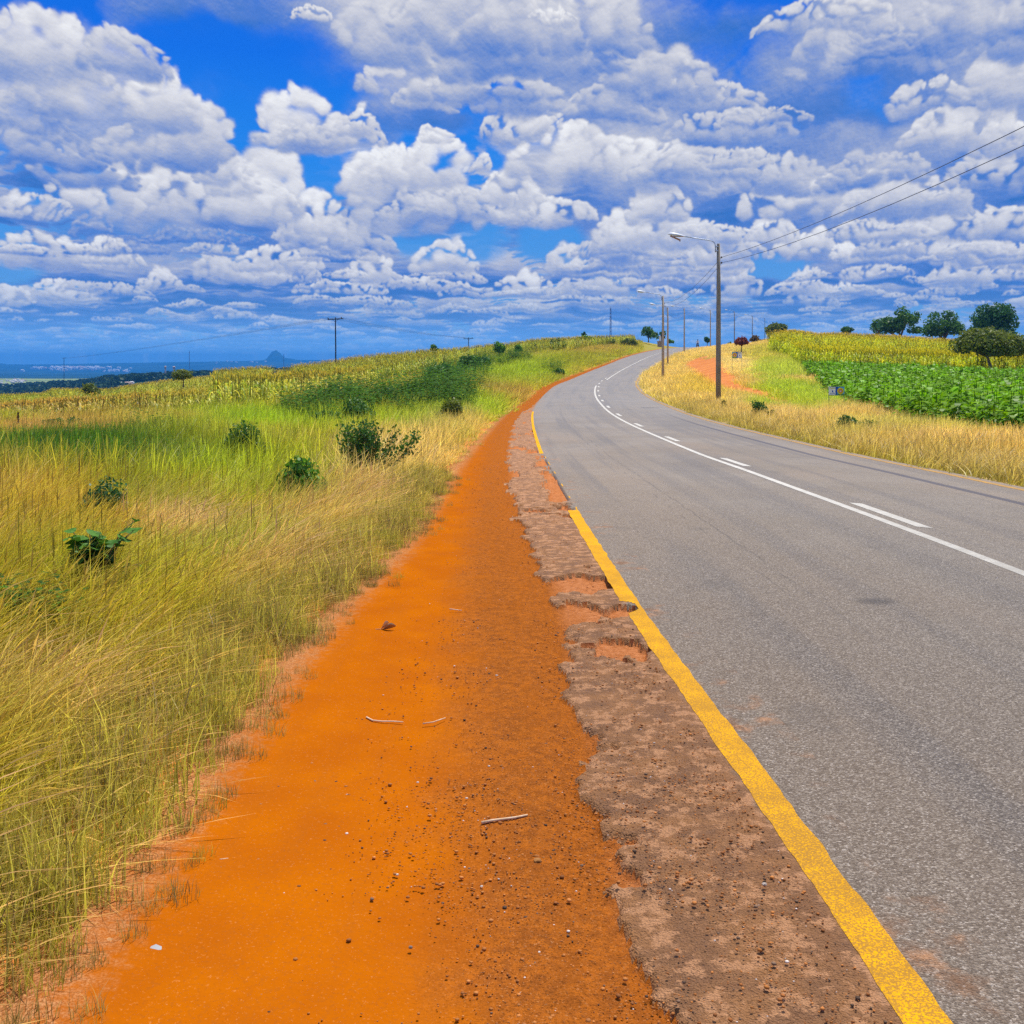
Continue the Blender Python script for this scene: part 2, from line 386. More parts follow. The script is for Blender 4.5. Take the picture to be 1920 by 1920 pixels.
def mat_leaf(name, c1, c2, c3=None, scale=.8, tint=False, trans=.35, vc=False):
    """leaf or blade: lit on both faces, some light let through"""
    m = bpy.data.materials.new(name); m.use_nodes = True; T = NT(m.node_tree)
    pos = T.n('ShaderNodeNewGeometry').outputs['Position']
    if tint:
        c = T.n('ShaderNodeAttribute', attribute_type='INSTANCER', attribute_name='tint').outputs['Color']
        if vc:
            v = T.n('ShaderNodeAttribute', attribute_type='GEOMETRY', attribute_name='vc').outputs['Color']
            c = T.mix(1.0, c, v, 'MULTIPLY')
    else:
        n = T.noise(pos, scale, 3, .6)
        c = T.mix(T.rng(n, .32, .66), c1, c2)
        if c3:
            n2 = T.noise(pos, scale * 6, 2, .6)
            c = T.mix(T.rng(n2, .55, .7), c, c3)
    d = T.n('ShaderNodeBsdfDiffuse', ins={'Color': c})
    t = T.n('ShaderNodeBsdfTranslucent', ins={'Color': T.mix(1.0, c, (1.15, 1.15, .7, 1), 'MULTIPLY')})
    g = T.n('ShaderNodeBsdfGlossy', ins={'Color': (1, 1, 1, 1), 'Roughness': .45})
    x = T.n('ShaderNodeMixShader', ins={0: trans, 1: d.outputs[0], 2: t.outputs[0]})
    y = T.n('ShaderNodeMixShader', ins={0: .018, 1: x.outputs[0], 2: g.outputs[0]})
    T.n('ShaderNodeOutputMaterial', ins={'Surface': y.outputs[0]}); return m

def mat_asphalt(name, broken=False):
    m = bpy.data.materials.new(name); m.use_nodes = True; T = NT(m.node_tree)
    pos = T.n('ShaderNodeNewGeometry').outputs['Position']
    A = lambda n: T.n('ShaderNodeAttribute', attribute_type='GEOMETRY', attribute_name=n).outputs['Fac']
    tt = A('tt'); x, y, z = T.xyz(pos)
    # road base colour: grey, warm with soil dust towards the shoulder and near the viewer's stretch
    big = T.noise(pos, .35, 4, .55); mid = T.noise(pos, 3.0, 4, .6)
    base = T.mix(T.rng(big, .3, .7), (.200, .163, .128), (.262, .222, .184))
    base = T.mix(T.m('MULTIPLY', T.rng(mid, .35, .75), .45), base, (.20, .155, .115))
    dust = T.m('MULTIPLY', T.rng(tt, 2.6, 0.0, 0.0, 1.0), T.rng(y, 26, 3, .15, .75))
    base = T.mix(T.m('MULTIPLY', dust, .75), base, (.285, .185, .11))
    lf = T.noise(T.v('MULTIPLY', pos, (1, .25, 1)), .8, 5, .6)
    base = T.mix(T.m('MULTIPLY', T.rng(lf, .5, .72), .5), base, (.27, .195, .135))
    base = T.mix(T.m('MULTIPLY', T.rng(lf, .5, .3), .4), base, (.135, .125, .122))
    # wheel tracks and stretched stains
    w = T.noise(T.v('MULTIPLY', T.vec(tt, y, 0.0), (1.6, .035, 1)), 1.3, 3, .6)
    base = T.mix(T.m('MULTIPLY', T.rng(w, .46, .64), .50), base, (.115, .105, .108))
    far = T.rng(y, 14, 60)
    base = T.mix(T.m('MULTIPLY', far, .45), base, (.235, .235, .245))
    # stone chips
    v1 = T.voro(pos, 150.0, out=1); v1r = T.xyz(v1)[0]
    vd = T.voro(pos, 150.0, out=0)
    chipc = T.ramp(v1r, [(0, (.035, .028, .022)), (.35, (.12, .098, .078)), (.7, (.25, .21, .17)), (.92, (.46, .40, .33)), (1, (.72, .64, .56))])
    chip = T.m('MULTIPLY', T.rng(y, 26, 5, .15, .78), 1.0)
    base = T.mix(chip, base, T.mix(.35, chipc, base))
    n3 = T.noise(pos, 260, 2, .7)
    base = T.mix(T.m('MULTIPLY', T.rng(n3, .56, .7), .5), base, (.05, .042, .036))
    # darker patches and blots
    bl = T.noise(T.v('ADD', pos, (5.2, 1.1, 0)), 1.1, 3, .5)
    base = T.mix(T.m('MULTIPLY', T.rng(bl, .62, .74), .30), base, (.10, .088, .08))
    spot = T.v('LENGTH', T.v('MULTIPLY', T.v('SUBTRACT', T.vec(x, y, 0.0), (2.42, 7.10, 0)), (5.5, 6.5, 1)))
    base = T.mix(T.m('MULTIPLY', T.rng(spot, 1.1, .1), .55), base, (.045, .042, .044))
    # long cracks and the tar seam in the far lane
    wob = T.m('MULTIPLY', T.m('SUBTRACT', T.noise(T.v('MULTIPLY', pos, (.4, 1, 1)), 1.4, 4, .6), .5), .12)
    cr = T.m('ABSOLUTE', T.m('SUBTRACT', T.m('ADD', tt, wob), 1.27))
    cm = T.m('MULTIPLY', T.rng(cr, .016, .004), T.m('MULTIPLY', T.rng(y, 5.5, 9), T.rng(y, 48, 38)))
    cm = T.m('MULTIPLY', cm, T.rng(T.noise(pos, 2.3, 2, .5), .38, .5))
    cr2 = T.m('ABSOLUTE', T.m('SUBTRACT', T.m('ADD', tt, T.m('MULTIPLY', wob, 1.5)), 1.12))
    cm2 = T.m('MULTIPLY', T.m('MULTIPLY', T.rng(cr2, .012, .003), T.rng(y, 6, 9)), T.rng(T.noise(pos, 1.1, 2, .5), .48, .56))
    base = T.mix(T.m('MULTIPLY', T.m('MAXIMUM', cm, cm2), .35), base, (.05, .045, .045))
    seam = T.m('ABSOLUTE', T.m('SUBTRACT', T.m('ADD', tt, T.m('MULTIPLY', wob, .35)), 5.25))
    sm = T.m('MULTIPLY', T.rng(seam, .085, .05), T.rng(y, 46, 30, 0, 1))
    base = T.mix(T.m('MULTIPLY', sm, .8), base, (.07, .066, .085))
    # sandy right edge
    base = T.mix(T.m('MULTIPLY', T.rng(tt, 5.75, 6.25), .5), base, (.30, .22, .15))
    hgt = T.m('ADD', T.m('MULTIPLY', vd, -1.0), T.m('MULTIPLY', n3, .6))
    if broken:
        ds = A('dust')
        dn = T.noise(pos, 5.0, 5, .62); d2 = T.noise(T.v('ADD', pos, (3, 3, 0)), 1.6, 3, .5)
        f = T.rng(T.m('ADD', T.m('ADD', T.m('MULTIPLY', dn, .75), T.m('MULTIPLY', d2, .45)), T.m('MULTIPLY', ds, .95)), .62, .84)
        dirt = T.mix(T.rng(dn, .35, .65), (.34, .145, .045), (.22, .095, .035))
        dirt = T.mix(T.m('MULTIPLY', T.rng(T.noise(pos, 11, 7, .72), .50, .57), .85), dirt, (.56, .27, .12))
        base = T.mix(T.m('MULTIPLY', T.rng(T.voro(T.v('ADD', pos, T.v('SCALE', T.noise(pos, 9, 3, .6, col=True), sc=.12)), 6.0, feat='DISTANCE_TO_EDGE'), .022, .004), T.m('MULTIPLY', ds, .7)), base, (.05, .03, .02))
        base = T.mix(T.rng(ds, .0, .4, 0.0, .8), base, T.mix(T.rng(T.noise(pos, 70, 3, .7), .42, .6), (.075, .042, .024), (.25, .145, .075)))
        base = T.mix(T.m('MULTIPLY', f, .80), base, dirt)
        hgt = T.m('ADD', hgt, T.m('MULTIPLY', T.noise(pos, 45, 4, .65), T.rng(ds, 0.0, .3, 0.0, 2.4)))
    bmp = T.n('ShaderNodeBump', ins={'Height': hgt, 'Strength': T.rng(y, 22, 3, .08, .95), 'Distance': .008})
    p = T.n('ShaderNodeBsdfPrincipled', ins={'Base Color': base, 'Roughness': .82, 'Specular IOR Level': .28, 'Normal': bmp.outputs[0]})
    T.n('ShaderNodeOutputMaterial', ins={'Surface': p.outputs[0]}); return m

def mat_dirt(name):
    m = bpy.data.materials.new(name); m.use_nodes = True; T = NT(m.node_tree)
    pos = T.n('ShaderNodeNewGeometry').outputs['Position']
    A = lambda n: T.n('ShaderNodeAttribute', attribute_type='GEOMETRY', attribute_name=n).outputs['Fac']
    grit = A('grit'); litter = A('litter'); pink = A('pink')
    n1 = T.noise(pos, 2.2, 5, .6); n2 = T.noise(pos, 26, 5, .65); n3 = T.noise(pos, 130, 3, .7)
    base = T.mix(T.rng(n1, .3, .7), (.46, .116, .0015), (.39, .092, .003))
    gr = T.mix(T.rng(n2, .35, .65), (.44, .125, .016), (.27, .080, .016))
    gr = T.mix(T.m('MULTIPLY', T.rng(n3, .52, .64), .85), gr, (.11, .036, .010))
    gr = T.mix(T.m('MULTIPLY', T.rng(T.noise(T.v('ADD', pos, (9, 2, 4)), 150, 2, .7), .62, .72), .7), gr, (.66, .33, .15))
    fg = T.m('MULTIPLY', T.rng(T.m('ADD', grit, T.m('MULTIPLY', T.m('SUBTRACT', T.noise(pos, 3.3, 4, .6), .5), .9)), .15, .95), .92)
    c = T.mix(fg, base, gr)
    c = T.mix(T.m('MULTIPLY', T.rng(n3, .62, .72), .35), c, (.20, .05, .006))
    lt = T.rng(T.m('ADD', litter, T.m('MULTIPLY', T.m('SUBTRACT', n2, .5), 1.2)), .3, .9)
    c = T.mix(T.m('MULTIPLY', lt, .7), c, T.mix(T.rng(n3, .4, .6), (.24, .10, .04), (.56, .30, .14)))
    c = T.mix(T.m('MULTIPLY', pink, .8), c, T.mix(T.rng(n2, .38, .62), (.56, .23, .10), (.42, .15, .055)))
    rut = T.noise(T.v('MULTIPLY', pos, (1, .12, 1)), 9.0, 4, .6)
    c = T.mix(T.m('MULTIPLY', T.rng(rut, .5, .66), .28), c, (.36, .095, .008))
    c = T.mix(T.m('MULTIPLY', T.rng(T.noise(pos, 75, 4, .75), .50, .66), .45), c, (.30, .085, .012))
    c = T.mix(T.m('MULTIPLY', T.rng(T.noise(T.v('ADD', pos, (4, 4, 4)), 95, 3, .75), .60, .70), .5), c, (.62, .26, .08))
    c = T.mix(T.m('MULTIPLY', T.rng(T.noise(T.v('ADD', pos, (1, 5, 2)), 210, 2, .8), .66, .74), .8), c, (.10, .03, .008))
    h = T.m('ADD', T.m('MULTIPLY', n2, 1.0), T.m('MULTIPLY', n3, T.m('MULTIPLY_ADD', grit, .9, .12)))
    y = T.xyz(pos)[1]
    bmp = T.n('ShaderNodeBump', ins={'Height': h, 'Strength': T.m('MULTIPLY', T.m('MULTIPLY_ADD', grit, .70, .30), T.rng(y, 25, 4, .25, 1)), 'Distance': .010})
    p = T.n('ShaderNodeBsdfPrincipled', ins={'Base Color': c, 'Roughness': 1.0, 'Specular IOR Level': .0, 'Normal': bmp.outputs[0]})
    T.n('ShaderNodeOutputMaterial', ins={'Surface': p.outputs[0]}); return m
def mat_ground(name):
    m = bpy.data.materials.new(name); m.use_nodes = True; T = NT(m.node_tree)
    pos = T.n('ShaderNodeNewGeometry').outputs['Position']
    a = T.n('ShaderNodeAttribute', attribute_type='GEOMETRY', attribute_name='gcol').outputs['Color']
    s = T.n('ShaderNodeAttribute', attribute_type='GEOMETRY', attribute_name='soil').outputs['Fac']
    n = T.noise(pos, 3.0, 5, .65); n2 = T.noise(pos, .5, 4, .6)
    c = T.mix(T.rng(n, .3, .7), T.mix(1.0, a, (.62, .62, .55, 1), 'MULTIPLY'), a)
    so = T.mix(T.rng(n2, .35, .65), (.62, .22, .05), (.50, .15, .03))
    so = T.mix(T.m('MULTIPLY', T.rng(n, .55, .7), .5), so, (.68, .36, .17))
    c = T.mix(T.rng(T.m('ADD', s, T.m('MULTIPLY', T.m('SUBTRACT', n, .5), .7)), .35, .65), c, so)
    bmp = T.n('ShaderNodeBump', ins={'Height': n, 'Strength': .4, 'Distance': .05})
    p = T.n('ShaderNodeBsdfPrincipled', ins={'Base Color': c, 'Roughness': .95, 'Specular IOR Level': .1, 'Normal': bmp.outputs[0]})
    T.n('ShaderNodeOutputMaterial', ins={'Surface': p.outputs[0]}); return m
def mat_paint(name, col, wear, col2):
    m = bpy.data.materials.new(name); m.use_nodes = True; T = NT(m.node_tree)
    pos = T.n('ShaderNodeNewGeometry').outputs['Position']; y = T.xyz(pos)[1]
    n = T.noise(pos, 150, 4, .75); n2 = T.noise(pos, 4.5, 4, .6)
    w = T.rng(T.m('ADD', n, T.m('MULTIPLY', T.m('SUBTRACT', n2, .5), .22)), wear + .05, wear - .03)
    w = T.m('SUBTRACT', 1.0, w)
    c = T.mix(T.rng(n2, .3, .7), col, tuple(q * .82 for q in col))
    c = T.mix(T.m('MULTIPLY', w, T.rng(y, 16, 3, .2, .85)), c, col2)
    bmp = T.n('ShaderNodeBump', ins={'Height': T.m('ADD', T.voro(pos, 95.0), n), 'Strength': T.rng(y, 20, 3, .05, .5), 'Distance': .004})
    p = T.n('ShaderNodeBsdfPrincipled', ins={'Base Color': c, 'Roughness': .8, 'Specular IOR Level': .05, 'Normal': bmp.outputs[0]})
    T.n('ShaderNodeOutputMaterial', ins={'Surface': p.outputs[0]}); return m

# ------------------------------------------------------------------ the lie of the land
def spl(tab):
    tab=np.array(tab,float); x,y=tab[:,0],tab[:,1]; h=np.diff(x); d=np.diff(y)/h
    m=np.empty_like(y); m[0]=d[0]; m[-1]=d[-1]
    m[1:-1]=np.where(d[:-1]*d[1:]>0,2*d[:-1]*d[1:]/np.where(np.abs(d[:-1]+d[1:])<1e-12,1,d[:-1]+d[1:]),0)
    def f(q):
        q=np.asarray(q,float); i=np.clip(np.searchsorted(x,q)-1,0,len(h)-1); s=np.clip((q-x[i])/h[i],0,1)
        r=y[i]*(1+2*s)*(1-s)**2+m[i]*h[i]*s*(1-s)**2+y[i+1]*s*s*(3-2*s)+m[i+1]*h[i]*s*s*(s-1)
        return r+m[0]*np.minimum(q-x[0],0)+m[-1]*np.maximum(q-x[-1],0)
    return f
zr=spl([(-30,0),(0,0),(8,0),(16,-.09),(21.4,-.19),(40,-.36),(60,-.3),(80,-.03),(96,.18),(138,1.4),(183,3.6),(224,5.0),(262,5.75),(300,6.05),(360,5.2),(430,1),(520,-8)])
XL=spl([(-30,2.9),(0,1.12),(2.6,1.01),(3.9,.95),(7.2,.79),(11.8,.68),(21.3,.59),(30,.63),(40.4,.77),(53.6,1.3),(66,2.05),(79.7,3.2),(97,5.3),(125,9.6),(154,15.2),(180,21.6),(212,30),(260,44),(300,57),(400,95)])
def sl(Y): return (XL(Y+.5)-XL(Y-.5))
def wid(Y): return np.sqrt(1+sl(Y)**2)
def sst(a,b,x):
    s=np.clip((x-a)/(b-a),0,1); return s*s*(3-2*s)
def vn(x,y,seed=0):
    x=np.asarray(x,float);y=np.asarray(y,float)
    xi=np.floor(x).astype(np.int64);yi=np.floor(y).astype(np.int64);fx=x-xi;fy=y-yi
    fx=fx*fx*(3-2*fx);fy=fy*fy*(3-2*fy)
    def h(a,b):
        n=(a*374761393+b*668265263+seed*974634777)&0xffffffff
        n=((n^(n>>13))*1274126177)&0xffffffff
        return ((n^(n>>16))&0xffff)/65535.
    return (h(xi,yi)*(1-fx)+h(xi+1,yi)*fx)*(1-fy)+(h(xi,yi+1)*(1-fx)+h(xi+1,yi+1)*fx)*fy
def fbm(x,y,o=4,seed=0):
    r=0;a=.5;s=0
    for k in range(o):
        r=r+a*vn(x*2**k,y*2**k,seed+k*7);s+=a;a*=.5
    return r/s
CPX=[0, 80, 100, 200, 250, 312, 375, 432, 522, 573, 625, 660, 760, 860, 960, 1005, 1151, 1203, 1280, 1350, 1405, 1444, 1490, 1530, 1569, 1615, 1719, 1784, 1824, 1900]
CPV=[-1.4, 6.6, 1.4, 15.1, 12.8, 10.8, 11.5, 10.3, 14.2, 12.8, 9.6, 4.1, -3.1, -5.4, -7.8, -11.7, -8.7, -13.0, 0.0, -5.1, 3.0, -3.1, -2.3, 6.9, 7.9, 10.2, 14.8, 16.3, 18.0, 23.4]
def H(X,Y):
    X=np.asarray(X,float);Y=np.asarray(Y,float)
    t=X-XL(Y); z=zr(Y)
    d=np.maximum(0,-t-3.0)
    L=-(.048+.02*sst(45,80,Y)*sst(10,40,d))*d*sst(0,12,d)-.0012*np.maximum(0,d-47)**2*sst(200,140,Y+0*X)
    L=L-.00065*np.maximum(0,d-30)**2*sst(140,230,Y)
    L=L+1.3*sst(0,-40,X)*sst(110,150,Y)*sst(230,180,Y)
    r=np.maximum(0,t-6.4*wid(Y))
    R=1.15*sst(2.5,12,r)*sst(45,100,Y)+.10*sst(1,6,r)*sst(60,15,Y)
    R=R+.9*sst(10,30,r)*sst(120,190,Y)-.035*np.maximum(0,r-38)*sst(100,200,Y)
    c=np.interp((X/np.maximum(Y,1))*F+CX,CPX,CPV)
    z=z-c*Y/F*sst(55,110,Y)*sst(0,12,np.maximum(-t,t-6.4*wid(Y)))
    z=z+L+R+.10*(fbm(X/7,Y/7,2,3)-.5)*np.clip((np.maximum(d-2,r-1))/5,0,1)
    return z
def at(px,py,h=0.,lo=2.,hi=330.):
    """ground point whose top (height h) shows at px,py"""
    Y=np.exp(np.linspace(math.log(lo),math.log(hi),6000)); X=(px-CX)/F*Y
    y=HY+F*(CH-H(X,Y)-h)/Y
    k=int(np.argmax(y<=py)) if (y<=py).any() else len(Y)-1
    return float(X[k]),float(Y[k]),float(H(X[k],Y[k]))

def tang(px, py): return (px - CX) / F, (HY - py) / F
def pix(X, Y, Z): return CX + F * X / Y, HY + F * (CH - Z) / Y
tLp = spl([(0, -2.28), (2.6, -2.25), (3.2, -2.22), (4.5, -2.17), (7, -1.97), (10, -1.7), (21, -1.52), (37, -1.25), (45, -1.05), (60, -.85), (80, -.95), (110, -.9), (150, -.6), (200, -.45), (300, -.4)])
tAs = spl([(0, -.55), (2.6, -.58), (3.15, -.67), (3.9, -.60), (5.2, -.57), (7.2, -.50), (9.5, -.53), (13.2, -.64), (21, -.68), (33, -.64), (43, -.45), (52, -.12), (60, -.04), (300, -.04)])
# track across the right bank
TRACK = [[at(*p)[:2] for p in q] for q in ([(1500, 765), (1440, 748), (1400, 736), (1360, 722), (1332, 702), (1308, 688), (1303, 678), (1325, 668), (1345, 663)],
                                           [(1372, 716), (1345, 700), (1336, 688), (1328, 674)], [(1440, 742), (1380, 728), (1352, 714)])]
def track_dist(X, Y):
    D = np.full(np.shape(X), 1e9)
    for L in TRACK:
        for (ax, ay), (bx, by) in zip(L, L[1:]):
            dx, dy = bx - ax, by - ay; s = np.clip(((X - ax) * dx + (Y - ay) * dy) / (dx * dx + dy * dy), 0, 1)
            D = np.minimum(D, np.hypot(X - ax - s * dx, Y - ay - s * dy) / (.55 + .006 * Y))
    return D
STRAW = (.92, .70, .30); GOLD = (.78, .60, .07); OLIVE = (.52, .55, .045); GREEN = (.32, .46, .03); DARK = (.10, .23, .02); LIME = (.48, .68, .03); TAN = (.78, .50, .15)
# colour of the vegetation over the ground: patches read off the photograph, laid on the terrain
PATCH = [(150, 854, 280, 34, DARK, 1.0), (420, 860, 120, 50, OLIVE, .6), (90, 970, 200, 60, GOLD, .5), (330, 985, 110, 34, STRAW, .9), (250, 930, 90, 30, GREEN, .5), (480, 905, 130, 40, LIME, .45),
         (620, 860, 60, 60, OLIVE, .6), (760, 900, 160, 70, STRAW, .85), (860, 800, 90, 50, STRAW, .55), (930, 740, 70, 20, TAN, .6), (560, 800, 130, 25, LIME, .7), (720, 795, 90, 20, LIME, .5),
         (380, 795, 190, 22, LIME, .8), (60, 812, 170, 14, TAN, .9), (240, 792, 150, 14, TAN, .6), (880, 755, 60, 22, LIME, .8), (960, 690, 100, 30, LIME, .7), (800, 770, 70, 25, LIME, .6), (1080, 672, 90, 14, OLIVE, .6), (1110, 652, 70, 8, TAN, .4),
         (200, 1060, 190, 60, OLIVE, .55), (60, 1290, 150, 90, STRAW, .4), (520, 1060, 160, 60, STRAW, .55), (600, 980, 140, 50, STRAW, .5), (120, 1450, 120, 80, LIME, .45), (350, 1200, 150, 70, GOLD, .4), (600, 1130, 60, 40, GREEN, .35),
         (1380, 680, 60, 18, STRAW, .95), (1330, 655, 60, 10, STRAW, .7), (1500, 740, 110, 26, LIME, .8), (1470, 690, 60, 24, LIME, .7), (1450, 660, 60, 16, OLIVE, .6), (1330, 720, 60, 24, GOLD, .6),
         (1720, 800, 160, 16, LIME, .3)]
def veg_colour(X, Y, Z=None):
    X = np.asarray(X, float); Y = np.asarray(Y, float); t = X - XL(Y); Yc = np.maximum(Y, 1.5)
    Z = H(X, Y) if Z is None else Z
    px, py = pix(X, Yc, Z + .25)
    n = fbm(X * .9 + 50, Y * .35 + 50, 4, 1)[..., None]; n2 = fbm(X * 2.7, Y * 1.4, 3, 9)[..., None]
    g = lambda c: np.array(c)
    left = g(OLIVE) * (1 - n) + g(GOLD) * n
    left = left + (g(STRAW) - left) * sst(.50, .72, n2) * .62
    left = left + (g(LIME) - left) * sst(.56, .72, n) * .6
    right = g(STRAW) * .75 + g(GOLD) * .25 + (g(STRAW) - g(GOLD)) * (n2 - .5) * 1.2
    c = np.where((t > 3)[..., None], right, left)
    for (a, b, rx, ry, col, w) in PATCH:
        e = sst(1.35, .55, np.hypot((px - a) / rx, (py - b) / ry) + (n[..., 0] - .5) * 1.4) * w
        c = c + (g(col) - c) * e[..., None]
    return np.clip(c, .01, .9)

# ------------------------------------------------------------------ ground, road, path
def rows(segs):
    out = [segs[0][0]]
    for a, b, r in segs:
        n = max(1, int(math.ceil(math.log(b / a) / math.log(r))))
        out += list(a * (b / a) ** (np.arange(1, n + 1) / n))
    return np.array(out)
YN = np.concatenate([np.linspace(-9, 1.4, 14), rows([(1.6, 5, 1.0042), (5, 13, 1.0026), (13, 60, 1.008), (60, 330, 1.014)])])
def road_z(t, Y): return .028 * (1 - ((t - 3.1) / 3.3) ** 2)      # slight camber

def build_ground():
    Yg = np.concatenate([np.linspace(-9, 1.4, 12), rows([(1.6, 60, 1.022), (60, 330, 1.010)])])
    tc_ = np.concatenate([-np.geomspace(190, 3.2, 95), np.linspace(-3.0, -2.0, 9), np.linspace(-1.6, 5.6, 12), np.linspace(6.0, 8.0, 14), 6 + np.geomspace(2.3, 200, 95)])
    Yv, Tv = np.meshgrid(Yg, tc_, indexing='ij')
    tw = np.where(Tv > 0, Tv * np.where(Tv < 12, wid(Yv), 1) if False else Tv + (wid(Yv) - 1) * np.clip(Tv, 0, 6.4), Tv)
    X = XL(Yv) + tw; Z = H(X, Yv)
    tl = tLp(Yv); rw = 6.35 * wid(Yv)
    Z = Z - .14 * sst(tl - .25, tl + .15, tw) * sst(rw + .55, rw + .12, tw)
    Z = Z + .05 * (fbm(X * .8, Yv * .8, 3, 12) - .5) * sst(0, .5, np.maximum(tl - .3 - tw, tw - rw - .6))
    V = np.stack([X, Yv, Z], -1).reshape(-1, 3)
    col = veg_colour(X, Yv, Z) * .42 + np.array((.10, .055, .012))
    soil = 1 - np.clip(track_dist(X, Yv) / 1.9, 0, 1)
    soil = np.maximum(soil, sst(rw + .6, rw + .2, tw) * (tw > 3) * .42)
    soil = np.maximum(soil, sst(tl - .8, tl - .1, tw) * (tw < 1) * .8)
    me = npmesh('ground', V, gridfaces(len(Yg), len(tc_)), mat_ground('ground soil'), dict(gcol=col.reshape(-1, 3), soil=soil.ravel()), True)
    setp(mobj('ground', me), kind='structure')
build_ground()

def asphalt_mask(t, Y, X, pink=False):
    """signed measure: >0 where tarmac still lies on the shoulder"""
    nz = (fbm(X * 3.2 + 20, Y * 2.2 + 20, 5, 31) - .5)
    n2 = (fbm(X * 11 + 5, Y * 8 + 5, 3, 33) - .5)
    edge = (t - tAs(Y)) + nz * .34 * sst(60, 30, Y) + n2 * .17
    n3 = fbm(X * 2.6 + 70, Y * .9 + 7, 4, 35)
    hole = sst(.60, .68, n3) * sst(-.02, -.10, t) * sst(6, 8, Y)
    def blob(px, py, rx, ry, w=1.0, sp=2.8):
        Yc = depth_flat(py); Xc = (px - CX) / F * Yc; Rx = rx / F * Yc; Ry = ry * Yc * Yc / (F * 1.65)
        return w * sst(1.25, .75, np.hypot((X - Xc) / Rx, (Y - Yc) / Ry) + nz * sp + n2 * 1.5)
    for b in [(1165, 1140, 40, 12), (1085, 1088, 52, 20), (1160, 1214, 50, 20), (1098, 1142, 40, 20), (1040, 905, 24, 32), (1052, 935, 26, 20), (1028, 870, 16, 20), (1010, 955, 30, 6),
              (1010, 815, 10, 12)]:
        hole = np.maximum(hole, blob(*b))
    if pink:
        pk = 0
        for b in [(1215, 1290, 40, 22), (1180, 1345, 46, 18), (1240, 1440, 50, 16), (1390, 1560, 36, 14), (1330, 1640, 44, 16), (1300, 1540, 40, 20), (1430, 1690, 44, 20), (1420, 1740, 60, 16), (1400, 1840, 44, 30), (1530, 1880, 70, 24), (1480, 1790, 40, 16), (1270, 1730, 50, 22), (1350, 1780, 46, 18)]: pk = np.maximum(pk, blob(*b, sp=2.2))
        return pk
    return np.minimum(edge, (.5 - hole) * .35), hole
def depth_flat(py): return at(980, py)[1]

def build_shoulder():
    tcs = np.concatenate([np.linspace(-2.75, -1.4, 60), np.linspace(-1.38, .30, 141)])
    Yv, T0 = np.meshgrid(YN, tcs, indexing='ij')
    # squeeze the columns as the path narrows with distance
    tl = tLp(Yv) - .45; f = np.clip(tl / -2.75, 0.05, 1.2)
    Tv = np.where(T0 < 0, T0 * f, T0)
    X = XL(Yv) + Tv
    m, hole = asphalt_mask(Tv, Yv, X)
    m = np.where(Tv > .03, 1.0 + 0 * m, m)
    up = sst(-.012, .02, m)
    Z = H(X, Yv)
    soil = -.012 * sst(-.25, .1, Tv - tAs(Yv)) - .02 * np.clip(1 - np.abs(Tv + 1.25) / .55, 0, 1) ** 2 + .012 * (fbm(X * 1.7, Yv * 1.1, 3, 41) - .5)
    soil = soil + .012 * (fbm(X * 9, Yv * 9, 3, 42) - .5) * sst(-1.6, -.8, Tv) + .02 * sst(-.35, 0, (tLp(Yv) - Tv)) * (fbm(X * 4, Yv * 4, 3, 43))
    soil = soil - .08 * sst(.05, -.30, Tv - tLp(Yv))
    asp = .030 + .008 * (fbm(X * 6, Yv * 6, 3, 44) - .5) * sst(.0, -.1, Tv)
    zt = road_z(0, Yv)
    lay = road_z(Tv, Yv) - .006 * sst(0, -.5, Tv)
    Z = Z + np.where(up > 0, soil * (1 - up) + (lay + asp * 0 + .008 * (fbm(X * 7, Yv * 7, 3, 44) - .5) * sst(-.08, -.2, Tv)) * up, soil) - (.016 + .016 * sst(-.28, -.03, Tv - tAs(Yv))) * (1 - up)
    V = np.stack([X, Yv, Z], -1).reshape(-1, 3)
    fm = m[:-1, :-1] + m[1:, :-1] + m[:-1, 1:] + m[1:, 1:] > 0
    pk = asphalt_mask(Tv, Yv, X, True)
    attrs = dict(tt=Tv.ravel(), dust=np.clip(sst(.06, -.22, Tv) * (.35 + .25 * sst(.5, .1, m)) + pk * .45 * sst(.0, -.08, Tv), 0, 1).ravel())
    grit = sst(-1.55, -.85, Tv) * .95 + .35 * sst(.5, .0, Tv - tLp(Yv)) 
    litter = sst(.42, -.1, Tv - tLp(Yv)) * 1.0
    pink = sst(-.05, .15, Tv - tAs(Yv)) * 1.0
    a2 = dict(grit=np.clip(grit, 0, 1).ravel(), litter=litter.ravel(), pink=pink.ravel())
    def cut(mask, name, mt, at_):
        Fc = gridfaces(len(YN), len(tcs), mask); used = np.unique(Fc); mp = np.zeros(len(V), np.int64); mp[used] = np.arange(len(used))
        me = npmesh(name, V[used], mp[Fc], mt, {k: v[used] for k, v in at_.items()}, True)
        return setp(mobj(name, me), kind='structure')
    cut(~fm, 'dirt_path', mat_dirt('orange laterite'), a2)
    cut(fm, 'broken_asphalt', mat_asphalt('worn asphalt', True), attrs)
build_shoulder()

